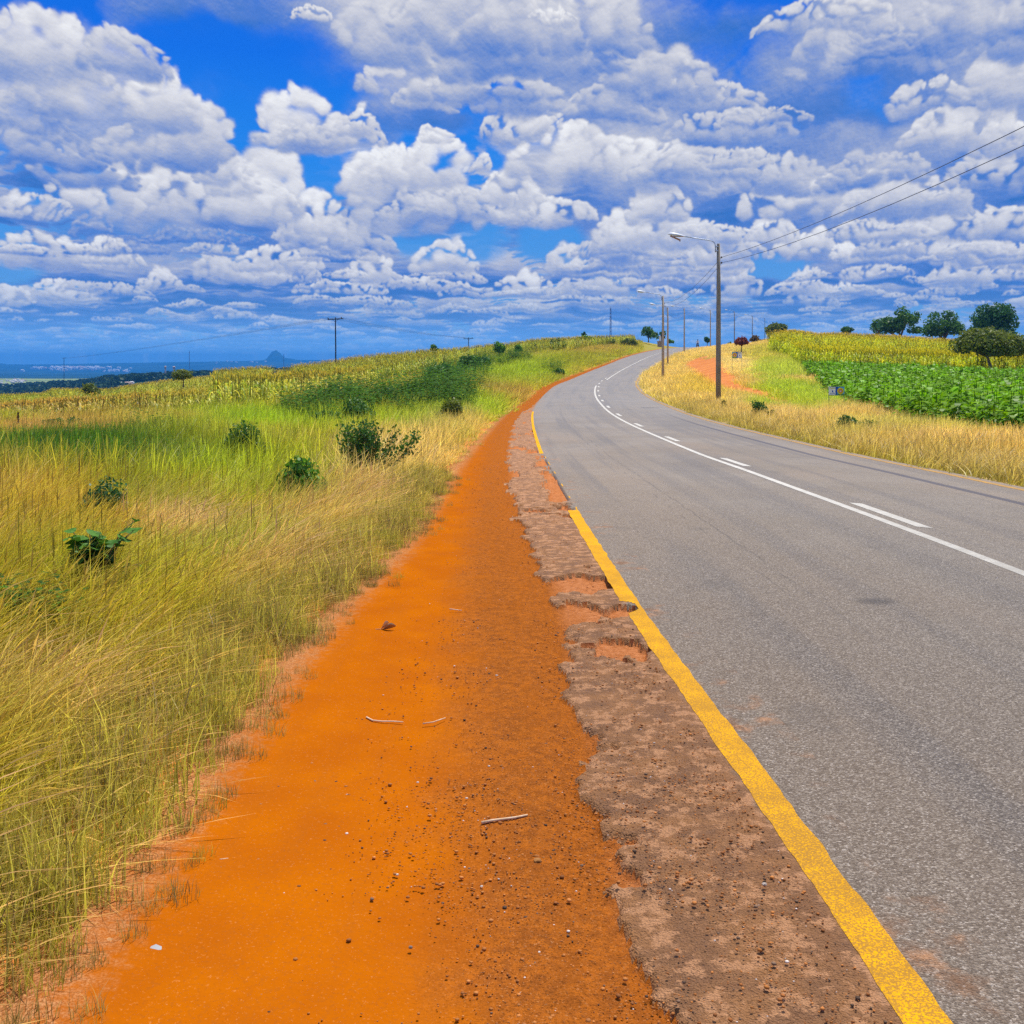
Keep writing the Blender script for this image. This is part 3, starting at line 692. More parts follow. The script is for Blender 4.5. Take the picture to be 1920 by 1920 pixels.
def build_road():
    tcs = np.concatenate([np.linspace(.30, 6.1, 40), np.linspace(6.15, 6.38, 6)])
    Yr = YN
    Yv, T0 = np.meshgrid(Yr, tcs, indexing='ij')
    wd = wid(Yv); tw = .30 + (T0 - .30) * (6.38 * wd - .30) / 6.08
    X = XL(Yv) + tw; Z = H(X, Yv)
    n = fbm(X * 5, Yv * 5, 3, 51) - .5
    Z0 = zr(Yv)
    Z = Z + road_z(T0, Yv) - .10 * sst(6.30, 6.38, T0)
    V = np.stack([X, Yv, Z], -1).reshape(-1, 3)
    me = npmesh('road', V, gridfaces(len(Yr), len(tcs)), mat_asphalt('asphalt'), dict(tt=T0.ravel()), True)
    setp(mobj('road', me), kind='structure')
build_road()

def strip(name, t0, t1, Y0, Y1, material, rough=0.0, dash=None, step=None, shear=0.0, keep=None, kind='structure'):
    """painted line on the road: t range (metres from the left edge line), station range"""
    Yr = YN[(YN >= Y0) & (YN <= Y1)]; Yr = np.unique(np.concatenate([[Y0], Yr, [Y1]]))
    n = 9 if rough else 3
    Yv, q = np.meshgrid(Yr, np.linspace(0, 1, n), indexing='ij')
    a = t0(Yv) if callable(t0) else t0; b = t1(Yv) if callable(t1) else t1
    if rough:
        a = a + rough * (fbm(Yv * 7, Yv * 0 + 1, 4, 61) - .5); b = b + rough * (fbm(Yv * 7, Yv * 0 + 9, 4, 62) - .5)
    T0 = a + (b - a) * q
    wd = wid(Yv); tw = np.where(T0 > .3, .30 + (T0 - .30) * (6.38 * wd - .30) / 6.08, T0)
    Ys = Yv + shear * (T0 - a)
    X = XL(Ys) + tw
    Z = H(X, Ys) + road_z(T0, Ys) + .0012 + .00009 * np.maximum(Yv, 0)
    m = None
    if keep is not None:
        k = keep(T0, Ys, X); m = (k[:-1, :-1] & k[1:, 1:])
    me = npmesh(name, np.stack([X, Ys, Z], -1).reshape(-1, 3), gridfaces(len(Yr), n, m), material, None, True)
    return setp(mobj(name, me), kind=kind)
YEL = mat_paint('yellow paint', (.84, .41, .003), .462, (.32, .16, .035)); WHI = mat_paint('white paint', (.66, .63, .57), .40, (.24, .22, .19))
YOLD = mat_paint('old yellow paint', (.46, .27, .09), .62, (.26, .20, .14))
def ykeep(T0, Y, X):
    m, hole = asphalt_mask(T0, Y, X)
    gap = (Y > 11.9) & (Y < 21.2) & ~((T0 > .035) & (fbm(Y * 2, Y * 0, 3, 5) > .52))
    notch = np.hypot((Y - 7.02) / .16, (T0 + .06) / .085) < 1
    return ~gap & ~notch
strip('yellow_edge_line', lambda Y: -.060 + .020 * sst(19, 22, Y), lambda Y: .058 - .020 * sst(19, 22, Y), -6, 44, YEL, rough=.018, keep=ykeep)
strip('right_edge_line', 6.02, 6.12, -6, 120, YOLD, rough=.05)
strip('white_centre_line', 3.03, 3.13, -7, 80, WHI)
strip('white_centre_line', 3.30, 3.42, 95, 232, WHI)
dt = lambda Y: 3.24 - .24 * sst(76, 92, Y)
k = 0
for i in range(-2, 14):
    y0 = 10.4 + 7.35 * i
    if y0 > 104: break
    strip('white_lane_dash', lambda Y: dt(Y), lambda Y: dt(Y) + .12, y0, y0 + (2.0 if y0 < 80 else 2.6), WHI, shear=-.9 if y0 > 0 else 0)

# ------------------------------------------------------------------ far country: wooded ridge, valley, hills
def ridge_z(u):
    px = CX + F * u
    return np.interp(px, [-400, 0, 80, 150, 200, 250, 300, 350, 420, 500, 560, 640, 800], [-44, -24, -21, -18, -13.5, -11, -10, -9, -8, -6.5, -5.5, -8, -30])
def far_z(u, Y):
    px = CX + F * u
    hid = -26 + 0 * u
    zr1 = ridge_z(u)
    z = hid + (zr1 - hid) * sst(520, 860, Y)
    z = z + (-34 - z) * sst(1000, 2000, Y)
    z = z + (-52 - z) * sst(2500, 4000, Y)
    n = fbm(u * 9 + 30, Y / 1500 + 30, 4, 77)
    z = z + (n - .5) * 10 * sst(2500, 4500, Y)
    hz = np.interp(px, [-600, 0, 60, 200, 300, 400, 520, 640, 900, 1400, 2600], [2, 4, 0, 8, 16, 24, 34, 40, 44, 40, 20])
    z = z + (hz + (fbm(u * 14, u * 0 + 3, 4, 78) - .5) * 14 - z) * sst(6500, 9500, Y)
    z = z + (100 - hz + 30) * np.exp(-np.abs((px - 516) / 13.5) ** 2.4) * np.exp(-((Y - 9600) / 500.) ** 2) * (1 - .1 * np.abs(np.sin(px * .4))) + 16 * np.exp(-((px - 540) / 14.) ** 2) * np.exp(-((Y - 9600) / 500.) ** 2)
    z = z + 14 * np.exp(-((px + 6) / 12.) ** 2) * np.exp(-((Y - 9600) / 500.) ** 2)
    return z
def build_far():
    Yf = rows([(380, 12500, 1.028)]); uf = np.concatenate([np.linspace(-1.6, -.60, 30), np.linspace(-.59, -.10, 240), np.linspace(-.09, 1.6, 60)])
    Yv, U = np.meshgrid(Yf, uf, indexing='ij'); Z = far_z(U, Yv)
    m = bpy.data.materials.new('far country'); m.use_nodes = True; T = NT(m.node_tree)
    pos = T.n('ShaderNodeNewGeometry').outputs['Position']; x, y, z = T.xyz(pos)
    n = T.noise(T.v('MULTIPLY', pos, (1, .5, 1)), .0035, 5, .6); n2 = T.noise(pos, .02, 4, .6)
    c = T.mix(T.rng(n, .46, .54), (.010, .035, .022), (.032, .065, .03))
    c = T.mix(T.m('MULTIPLY', T.rng(n2, .45, .65), .5), c, (.02, .045, .012))
    fld = T.m('MULTIPLY', T.m('MULTIPLY', T.rng(y, 1350, 1800), T.rng(y, 3500, 2700)), T.rng(T.noise(T.v('MULTIPLY', pos, (.4, 1, 1)), .004, 3, .5), .42, .5))
    c = T.mix(fld, c, T.mix(T.rng(n2, .4, .6), (.30, .34, .10), (.20, .27, .07)))
    p = T.n('ShaderNodeBsdfPrincipled', ins={'Base Color': c, 'Roughness': 1.0, 'Specular IOR Level': 0.0})
    T.n('ShaderNodeOutputMaterial', ins={'Surface': p.outputs[0]})
    setp(mobj('hills', npmesh('hills', np.stack([U * Yv, Yv, Z], -1).reshape(-1, 3), gridfaces(len(Yf), len(uf)), m, None, True)), kind='structure')
build_far()

# blue air over the country
def build_haze():
    m = bpy.data.materials.new('blue air'); m.use_nodes = True; T = NT(m.node_tree)
    v = T.n('ShaderNodeVolumePrincipled', ins={'Color': (.06, .38, 1.0, 1), 'Density': 1.6e-4, 'Anisotropy': 0.0})
    T.n('ShaderNodeOutputMaterial', ins={'Volume': v.outputs[0]})
    b = MB().box((0, 6240, 12), (42000, 12600, 210)).build('haze', m)
    b['kind'] = 'stuff'; b['label'] = 'thin blue haze over the far valley and hills'
build_haze()

# ------------------------------------------------------------------ grass and crops (uncountable: one object each)
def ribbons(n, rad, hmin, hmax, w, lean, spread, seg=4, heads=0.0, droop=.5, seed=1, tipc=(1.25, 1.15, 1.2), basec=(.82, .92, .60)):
    """a tuft of grass blades leaning with the wind (+x)"""
    r = np.random.RandomState(seed)
    a = r.rand(n) * 6.283; q = np.sqrt(r.rand(n)) * rad
    ox, oy = q * np.cos(a), q * np.sin(a); h = hmin + (hmax - hmin) * r.rand(n) ** 1.3
    la = r.normal(0, spread, n); ln = np.clip(r.normal(lean, .34, n), -.3, 1.3)
    dx, dy = np.cos(la), np.sin(la); fa = r.rand(n) * 3.14
    wx, wy = np.cos(fa), np.sin(fa); ww = w * (.6 + .8 * r.rand(n))
    hd = r.rand(n) < heads
    V = []; C = []; s = np.linspace(0, 1, seg + 1)
    for i, si in enumerate(s):
        bend = ln * (.25 * si + .75 * si ** 2) * h
        z = h * si * (1 - .28 * np.clip(ln, 0, 2) * si) - droop * .12 * h * np.clip(ln, 0, 1) * si ** 3
        wi = ww * (1 - .85 * si) * np.where(hd, .5, 1)
        wi = np.where(hd & (si > .70) & (si < .99), ww * 1.5, wi)
        cx, cy = ox + dx * bend, oy + dy * bend
        V += [np.stack([cx - wx * wi, cy - wy * wi, z], -1), np.stack([cx + wx * wi, cy + wy * wi, z], -1)]
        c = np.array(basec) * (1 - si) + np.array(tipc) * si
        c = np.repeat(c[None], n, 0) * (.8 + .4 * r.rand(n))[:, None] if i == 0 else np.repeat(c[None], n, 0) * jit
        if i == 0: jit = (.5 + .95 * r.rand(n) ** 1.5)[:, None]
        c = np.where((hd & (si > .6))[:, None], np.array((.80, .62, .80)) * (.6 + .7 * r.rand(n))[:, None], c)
        C += [c, c]
    V = np.stack(V, 1); C = np.stack(C, 1); k = 2 * (seg + 1)
    Fc = [[2 * j, 2 * j + 1, 2 * j + 3, 2 * j + 2] for j in range(seg)]
    Fa = (np.arange(n)[:, None, None] * k + np.array(Fc)[None]).reshape(-1, 4)
    return V.reshape(-1, 3), Fa, C.reshape(-1, 3)

def leafblade(P, root, d, L, w, droop, seg=4, col=(1, 1, 1), fold=.0):
    """append one strap or oval leaf to P=(V,F,C)"""
    V, Fc, C = P; d = np.array(d, float); d /= np.linalg.norm(d) + 1e-9
    side = np.cross(d, (0, 0, 1)); side /= np.linalg.norm(side) + 1e-9
    b = len(V); root = np.array(root, float)
    for i in range(seg + 1):
        s = i / seg; p = root + d * L * s + np.array((0, 0, -droop * L * s * s))
        ww = w * math.sin(math.pi * min(.97, .12 + .88 * s)) ** .7
        V.append(p - side * ww + (0, 0, fold * ww)); V.append(p + side * ww + (0, 0, fold * ww)); C.append(col); C.append(col)
        if i: Fc.append([b + 2 * i - 2, b + 2 * i - 1, b + 2 * i + 1, b + 2 * i])
def stalk(P, pts, r, col):
    V, Fc, C = P; b = len(V)
    for p in pts:
        for k in range(3):
            a = k * 2.094; V.append((p[0] + r * math.cos(a), p[1] + r * math.sin(a), p[2])); C.append(col)
    for i in range(len(pts) - 1):
        for k in range(3): Fc.append([b + 3 * i + k, b + 3 * i + (k + 1) % 3, b + 3 * i + 3 + (k + 1) % 3, b + 3 * i + 3 + k])
def maize(seed):
    r = random.Random(seed); P = ([], [], [])
    for q in range(2):
        ox, oy = (r.uniform(-.3, .3), r.uniform(-.3, .3)); h = r.uniform(1.7, 2.1)
        stalk(P, [(ox, oy, 0), (ox + .02, oy, h * .6), (ox + r.uniform(-.1, .1), oy, h)], .018, (1, .9, .6))
        for i in range(9):
            a = r.uniform(0, 6.28); z = h * (.18 + .72 * i / 9)
            leafblade(P, (ox, oy, z), (math.cos(a), math.sin(a), r.uniform(.5, 1.1)), r.uniform(.45, .8), r.uniform(.035, .055), r.uniform(.7, 1.5), 3, r.choice([(1, 1, 1), (1.3, 1.15, .9), (.7, .9, .6), (1.45, 1.25, 1.1)]))
        for i in range(4):
            a = r.uniform(0, 6.28); leafblade(P, (ox, oy, h - .02), (math.cos(a) * .4, math.sin(a) * .4, 1), .25, .012, .2, 2, (1.5, 1.1, .8))
    return P
def broadcrop(seed):
    r = random.Random(seed); P = ([], [], [])
    for q in range(2):
        ox, oy = (r.uniform(-.2, .2), r.uniform(-.2, .2)); h = r.uniform(.8, 1.15)
        stalk(P, [(ox, oy, 0), (ox, oy, h)], .012, (.9, 1, .6))
        for i in range(11):
            a = i * 2.4 + r.uniform(-.4, .4); z = h * (.22 + .78 * i / 11); rr = .06 + .10 * (1 - i / 14)
            leafblade(P, (ox + math.cos(a) * rr, oy + math.sin(a) * rr, z), (math.cos(a), math.sin(a), r.uniform(.0, .6)), r.uniform(.20, .30), r.uniform(.08, .12), r.uniform(.3, .8), 3, r.choice([(1, 1, 1), (1.25, 1.2, 1), (.75, .85, .7), (1.1, 1.25, .9)]))
    return P
def weedclump(seed):
    r = random.Random(seed); P = ([], [], [])
    for q in range(16):
        a = r.uniform(0, 6.28); rad = r.uniform(0, .35); ox, oy = rad * math.cos(a), rad * math.sin(a); h = r.uniform(.3, .8)
        for i in range(7):
            b = r.uniform(0, 6.28); leafblade(P, (ox, oy, h * (.2 + .8 * i / 7)), (math.cos(b), math.sin(b), .5), r.uniform(.07, .14), r.uniform(.018, .035), .4, 2, r.choice([(1, 1, 1), (1.3, 1.3, 1), (.7, .8, .7)]))
    return P
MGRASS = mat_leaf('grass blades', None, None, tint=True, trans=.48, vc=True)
MCROP = mat_leaf('crop leaves', None, None, tint=True, trans=.38, vc=True)
HID = {}
def variants(key, fn, n, m):
    c = bpy.data.collections.new(key + ' kinds'); HID[key] = c
    for i in range(n):
        V, Fc, C = fn(i)
        me = npmesh(key, V, Fc, m, dict(vc=np.array(C)))
        c.objects.link(bpy.data.objects.new('%s_%02d' % (key, i), me))
    return c
def scatter(name, coll, nv, X, Y, Z, rz, sc, tint, label, tilt=None):
    n = len(X)
    me = bpy.data.meshes.new(name); me.vertices.add(n); me.vertices.foreach_set('co', np.stack([X, Y, Z], -1).astype(np.float32).ravel())
    rot = np.zeros((n, 3), np.float32); rot[:, 2] = rz
    if tilt is not None: rot[:, :2] = tilt
    sc = np.asarray(sc, np.float32)
    if sc.ndim == 1: sc = np.repeat(sc[:, None], 3, 1)
    me.attributes.new('rot', 'FLOAT_VECTOR', 'POINT').data.foreach_set('vector', rot.ravel())
    me.attributes.new('scl', 'FLOAT_VECTOR', 'POINT').data.foreach_set('vector', sc.ravel())
    me.attributes.new('vi', 'INT', 'POINT').data.foreach_set('value', RS.randint(0, nv, n).astype(np.int32))
    c = np.ones((n, 4), np.float32); c[:, :3] = tint
    me.attributes.new('tint', 'FLOAT_COLOR', 'POINT').data.foreach_set('color', c.ravel())
    o = mobj(name, me); setp(o, label=label, kind='stuff')
    g = bpy.data.node_groups.new(name, 'GeometryNodeTree')
    g.interface.new_socket('Geometry', in_out='INPUT', socket_type='NodeSocketGeometry'); g.interface.new_socket('Geometry', in_out='OUTPUT', socket_type='NodeSocketGeometry')
    N = g.nodes; L = g.links; gi = N.new('NodeGroupInput'); go = N.new('NodeGroupOutput')
    ci = N.new('GeometryNodeCollectionInfo'); ci.inputs['Collection'].default_value = coll; ci.inputs['Separate Children'].default_value = True; ci.inputs['Reset Children'].default_value = True
    ip = N.new('GeometryNodeInstanceOnPoints'); ip.inputs['Pick Instance'].default_value = True
    def na(nm, ty):
        a = N.new('GeometryNodeInputNamedAttribute'); a.data_type = ty; a.inputs['Name'].default_value = nm; return a.outputs['Attribute']
    L.new(gi.outputs[0], ip.inputs['Points']); L.new(ci.outputs[0], ip.inputs['Instance'])
    L.new(na('vi', 'INT'), ip.inputs['Instance Index'])
    e2r = N.new('FunctionNodeEulerToRotation'); L.new(na('rot', 'FLOAT_VECTOR'), e2r.inputs[0]); L.new(e2r.outputs[0], ip.inputs['Rotation'])
    L.new(na('scl', 'FLOAT_VECTOR'), ip.inputs['Scale']); L.new(ip.outputs[0], go.inputs[0])
    md = o.modifiers.new('scatter', 'NODES'); md.node_group = g
    return o

def sample(Y0, Y1, u0, u1, dens):
    """random points over the ground between two stations and two bearings, dens(Y) per square metre"""
    out = []
    b = np.geomspace(Y0, Y1, max(2, int(math.log(Y1 / Y0) / .12)) + 1)
    for a, c in zip(b, b[1:]):
        area = (u1 - u0) * (c * c - a * a) / 2; n = int(area * dens((a + c) / 2))
        Y = np.sqrt(RS.uniform(a * a, c * c, n)); out.append(np.stack([RS.uniform(u0, u1, n) * Y, Y]))
    return np.concatenate(out, 1)

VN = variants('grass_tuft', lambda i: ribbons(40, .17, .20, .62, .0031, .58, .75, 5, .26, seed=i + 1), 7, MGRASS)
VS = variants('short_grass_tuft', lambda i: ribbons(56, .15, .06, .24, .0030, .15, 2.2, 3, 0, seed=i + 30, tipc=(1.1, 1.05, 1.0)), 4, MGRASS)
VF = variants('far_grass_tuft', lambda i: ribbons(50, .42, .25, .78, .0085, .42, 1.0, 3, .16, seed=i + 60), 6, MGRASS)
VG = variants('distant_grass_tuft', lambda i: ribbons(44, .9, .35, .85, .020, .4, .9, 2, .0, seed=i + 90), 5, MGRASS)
VM = variants('maize_plant', maize, 7, MCROP)
VB = variants('bean_plant', broadcrop, 7, MCROP)
VW = variants('weed_clump', weedclump, 5, MCROP)

def hole_near(X, Y, lst):
    m = np.ones(len(X), bool)
    for (a, b, r) in lst: m &= np.hypot(X - a, Y - b) > r
    return m
def lay_grass():
    # --- left of the path
    def left(Y0, Y1, dens, coll, nv, s0, nm, lab, hfac=1.0, u0=-.62):
        X, Y = sample(Y0, Y1, u0, .12, dens); t = X - XL(Y); tl = tLp(Y)
        jag = (fbm(Y * 1.6, X * 0 + 4, 4, 101) - .5) * .38
        k = (t < tl - .10 + jag * sst(60, 20, Y)) & (t > -150)
        k &= ~((t < -9) & (Y > 72) & (pix(X, Y, 0)[0] < 1150) & (RS.rand(len(X)) < .75))
        X, Y, t, jag = X[k], Y[k], t[k], jag[k]; d = tLp(Y) - t + jag
        Z = H(X, Y) - .02
        hs = .34 + .56 * sst(.05, .9, d) + .12 * sst(2, 6, d)
        hs = hs * (.75 + .5 * fbm(X * .8, Y * .5, 3, 111)) * hfac
        c = veg_colour(X, Y, Z)
        e = sst(.9, .0, d)[:, None] * sst(26, 8, Y)[:, None]
        c = c + (np.array((.90, .74, .18)) - c) * e * .85
        c = c * (.55 + .8 * RS.rand(len(X)))[:, None]
        sx = s0 * (.8 + .4 * RS.rand(len(X))) * (.5 + .5 * sst(.0, .9, d))
        scatter(nm, coll, nv, X, Y, Z, RS.normal(.28, .35, len(X)), np.stack([sx, sx, sx * hs], -1), c, lab)
    left(1.55, 13, lambda Y: 95 if Y < 4.5 else 70, VN, 7, 1.0, 'wild_grass', 'wind bent straw and green wild grass beside the orange path', u0=-.72)
    left(12.5, 42, lambda Y: 17 if Y < 24 else 11, VF, 6, 1.0, 'meadow_grass', 'tall yellow green grass on the slope left of the path')
    left(41, 250, lambda Y: 3.2 if Y < 90 else 1.3, VG, 5, 1.0, 'far_grass', 'distant rough grass along the left side of the road')
    # short turf and dry litter right at the edge of the path
    X, Y = sample(1.7, 16, -.72, .1, lambda Y: 90); t = X - XL(Y)
    jag = (fbm(Y * 1.6, X * 0 + 4, 4, 101) - .5) * .38; d = tLp(Y) - t + jag
    k = (d > -.30) & (d < .55) & (RS.rand(len(X)) < .12 + sst(-.22, -.02, d)); X, Y, d = X[k], Y[k], d[k]
    c = np.array((.58, .52, .12))[None] * (.7 + .7 * RS.rand(len(X)))[:, None]
    c = np.where((RS.rand(len(X)) < .28 + .6 * sst(.05, -.1, d))[:, None], np.array((.50, .38, .18)) * (.6 + .6 * RS.rand(len(X)))[:, None], c)
    s = (.32 + .88 * sst(-.15, .3, d)) * (.7 + .6 * RS.rand(len(X)))
    scatter('short_grass', VS, 4, X, Y, H(X, Y) - .012, RS.rand(len(X)) * 6.28, s, c, 'short dull green turf fringing the orange path')
    # --- right of the road
    X, Y = sample(9, 60, .10, .66, lambda Y: 26 if Y < 30 else 12); t = X - XL(Y); rw = 6.38 * wid(Y)
    jag = (fbm(Y * 1.1, X * 0 + 8, 4, 121) - .5) * .8
    w_ = np.interp(Y, [9, 14, 20, 30, 50, 60], [3.6, 3.6, 3.6, 4.3, 30, 30])
    k = (t > rw + .22 + jag * .45) & (t < rw + w_ + jag) & (track_dist(X, Y) > 1.1)
    X, Y, t = X[k], Y[k], t[k]; d = t - 6.38 * wid(Y) - .4; Z = H(X, Y) - .02
    hs = (.50 + .22 * sst(.1, 1.4, d)) * (.8 + .45 * fbm(X * .7, Y * .5, 3, 131)); c = veg_colour(X, Y, Z)
    c = c + (np.array((.56, .45, .13)) - c) * (sst(1.6, .2, d) * .6)[:, None]
    c = c * (.75 + .5 * RS.rand(len(X)))[:, None]
    sx = .95 * (.8 + .4 * RS.rand(len(X)))
    scatter('verge_grass', VF, 6, X, Y, Z, RS.normal(.1, .45, len(X)), np.stack([sx, sx, sx * hs], -1), c, 'dry straw coloured grass along the right verge of the road')
    X, Y = sample(50, 300, .02, .62, lambda Y: 3.6 if Y < 120 else 1.5); t = X - XL(Y); rw = 6.38 * wid(Y)
    Z = H(X, Y) - .02; px, py = pix(X, Y, Z)
    k = (t > rw + .5) & (track_dist(X, Y) > 1.05) & ~((px > 1500) & (Y > 110) & (RS.rand(len(X)) < .8))
    X, Y, Z, px, py = X[k], Y[k], Z[k], px[k], py[k]; c = veg_colour(X, Y, Z) * (.75 + .5 * RS.rand(len(X)))[:, None]
    hs = .75 - .45 * sst(1.2, .6, np.hypot((px - 1385) / 60, (py - 684) / 20))
    sx = .9 * (.8 + .4 * RS.rand(len(X)))
    scatter('bank_grass', VG, 5, X, Y, Z, RS.rand(len(X)) * 6.28, np.stack([sx, sx, sx * hs], -1), c, 'straw and lime grass on the bank right of the road')
lay_grass()

def lay_crops():
    # maize on the left slope
    X, Y = sample(52, 300, -.62, .12, lambda Y: 1.5 if Y < 120 else .9); t = X - XL(Y); Z = H(X, Y); px, py = pix(X, Y, Z)
    n = fbm(X / 14, Y / 14, 3, 141); lim = np.interp(px, [0, 200, 400, 520, 700, 900, 1190], [790, 800, 800, 772, 725, 672, 650])
    k = (py < lim + (n - .5) * 14) & (t < -9) & (px < 1190)
    k &= ~((np.abs(py - np.interp(px, [380, 560], [775, 695])) < 7) & (px > 380) & (px < 560))
    X, Y, Z, px, py, n = X[k], Y[k], Z[k], px[k], py[k], n[k]
    c = np.array((.46, .58, .06)) + (np.array((.56, .54, .10)) - np.array((.46, .58, .06))) * (n * 1.2)[:, None]
    w = sst(770, 790, py)[:, None]; c = c + (np.array((.56, .42, .12)) - c) * w * .8
    c = c + (np.array((.50, .54, .07)) - c) * (sst(1.2, .5, np.hypot((px - 470) / 180, (py - 790) / 16)) * .8)[:, None]
    c = c * .80 * (.5 + 1.0 * RS.rand(len(X)))[:, None]
    h = np.where(px < 400, .62, 1.0) * (.85 + .25 * RS.rand(len(X)))
    scatter('maize_field', VM, 7, X, Y, Z, RS.rand(len(X)) * 6.28, np.stack([h * 0 + .95, h * 0 + .95, h], -1), c, 'ripening maize crop on the slope left of the road')
    # broad leaved crop on the right
    X, Y = sample(17, 150, .2, .64, lambda Y: 6.0 if Y < 45 else 3.8); Z = H(X, Y); px, py = pix(X, Y, Z)
    front = np.interp(Y, [17, 23, 33, 50, 72, 95, 150], [11.2, 11.1, 12.1, 15.6, 20.5, 26.0, 37])
    back = np.interp(px, [1500, 1600, 1700, 1850, 1920, 2300], [95, 92, 88, 84, 84, 84])
    k = (X > front + (fbm(Y * .8, Y * 0, 3, 7) - .5) * .6) & (Y < back)
    X, Y, Z = X[k], Y[k], Z[k]; n = fbm(X / 6, Y / 6, 3, 151)
    c = (np.array((.170, .325, .011)) * (.8 + .5 * n)[:, None]) * (.7 + .6 * RS.rand(len(X)))[:, None]
    h = .86 * (.8 + .4 * RS.rand(len(X))) * (.85 + .4 * n)
    scatter('bean_field', VB, 7, X, Y, Z, RS.rand(len(X)) * 6.28, np.stack([h, h, h], -1), c, 'dense dark green broad leaved crop right of the road')
    # yellow maize on the hill behind it
    X, Y = sample(80, 270, .2, .64, lambda Y: 1.6 if Y < 150 else 1.1); Z = H(X, Y); px, py = pix(X, Y, Z)
    lo = np.interp(px, [1440, 1480, 1500, 1600, 1700, 1850, 1920, 2300], [150, 130, 97, 94, 90, 87, 86, 86])
    k = (Y > lo) & (px > 1450 + (fbm(Y / 9, Y * 0, 3, 3) - .5) * 50)
    X, Y, Z = X[k], Y[k], Z[k]; n = fbm(X / 14, Y / 14, 3, 161)
    c = np.array((.62, .70, .03)) * (1 - sst(150, 205, Y) * .0)[:, None]; c = c + (np.array((.60, .54, .06)) - c) * (sst(160, 205, Y) * .8)[:, None]
    c = c * .78 * (.5 + 1.0 * RS.rand(len(X)))[:, None] * (.85 + .35 * n)[:, None]
    h = (.85 + .25 * RS.rand(len(X)))
    scatter('yellow_maize_field', VM, 7, X, Y, Z, RS.rand(len(X)) * 6.28, np.stack([h, h, h], -1), c, 'yellow maize crop on the hill right of the road')
    # weeds and low scrub in the slope
    pts = []
    for (a, b, rx, ry, nn) in [(40, 1118, 70, 18, 40), (700, 758, 120, 22, 160), (860, 700, 60, 30, 120), (940, 672, 60, 12, 70), (150, 852, 230, 26, 420), (640, 768, 60, 22, 120), (570, 775, 40, 14, 60), (420, 855, 60, 14, 20), (860, 748, 30, 26, 70), (800, 735, 40, 14, 60), (830, 690, 40, 26, 90), (1110, 640, 90, 8, 120), (980, 650, 60, 8, 60),
                              (280, 815, 50, 12, 50), (930, 668, 60, 10, 40), (1040, 690, 16, 6, 12)]:
        for i in range(nn):
            q = rnd.random() ** .5; an = rnd.uniform(0, 6.28); X, Y, Z = at(a + rx * q * math.cos(an), b + ry * q * math.sin(an), .3); pts.append((X, Y, Z))
    P = np.array(pts); c = np.array((.055, .135, .010))[None] * (.6 + .9 * RS.rand(len(P)))[:, None]
    s = (.8 + .7 * RS.rand(len(P))) * (.42 + 1.35 * sst(8, 60, P[:, 1]))
    scatter('weeds', VW, 5, P[:, 0], P[:, 1], P[:, 2] - .03, RS.rand(len(P)) * 6.28, s, c, 'low dark green weeds growing through the grass')
lay_crops()

# pebbles on the path and the broken edge
def lay_gravel():
    m = bpy.data.materials.new('pebble'); m.use_nodes = True; T = NT(m.node_tree)
    c = T.n('ShaderNodeAttribute', attribute_type='INSTANCER', attribute_name='tint').outputs['Color']
    p = T.n('ShaderNodeBsdfPrincipled', ins={'Base Color': c, 'Roughness': .8, 'Specular IOR Level': .3}); T.n('ShaderNodeOutputMaterial', ins={'Surface': p.outputs[0]})
    def peb(i):
        bm = bmesh.new(); bmesh.ops.create_icosphere(bm, subdivisions=1, radius=1.0); r = random.Random(i)
        for v in bm.verts: v.co *= r.uniform(.7, 1.2); v.co.z *= .6
        V = [tuple(v.co) for v in bm.verts]; Fc = [[v.index for v in f.verts] for f in bm.faces]; bm.free(); return V, Fc, [(1, 1, 1)] * len(V)
    VP = variants('pebble', peb, 5, m)
    X, Y = sample(1.8, 20, -.5, .5, lambda Y: 2400 if Y < 4 else (1100 if Y < 7 else 260)); t = X - XL(Y)
    n = fbm(X * 3, Y * 2, 4, 171); g = sst(-1.7, -.8, t) * .9 + .06 + .30 * sst(-1.75, -2.1, t)
    k = (t > tLp(Y) - .1) & (t < -.09) & (RS.rand(len(X)) < g * sst(.30, .62, n) * 1.2)
    X, Y, t = X[k], Y[k], t[k]; mk, _ = asphalt_mask(t, Y, X); on = mk > .02
    Z = H(X, Y) + np.where(on, .004, -.020)
    r = .0018 + .0058 * RS.rand(len(X)) ** 9 + .0022 * RS.rand(len(X)) ** 2
    pal = np.array([(.30, .10, .02), (.50, .18, .04), (.085, .045, .025), (.17, .10, .06), (.62, .52, .45), (.42, .15, .03)]); pi = RS.choice(6, len(X), p=[.40, .22, .07, .06, .03, .22])
    scatter('gravel', VP, 5, X, Y, Z, RS.rand(len(X)) * 6.28, r, pal[pi] * (.7 + .6 * RS.rand(len(X)))[:, None], 'small stones and grit scattered over the orange path')
lay_gravel()

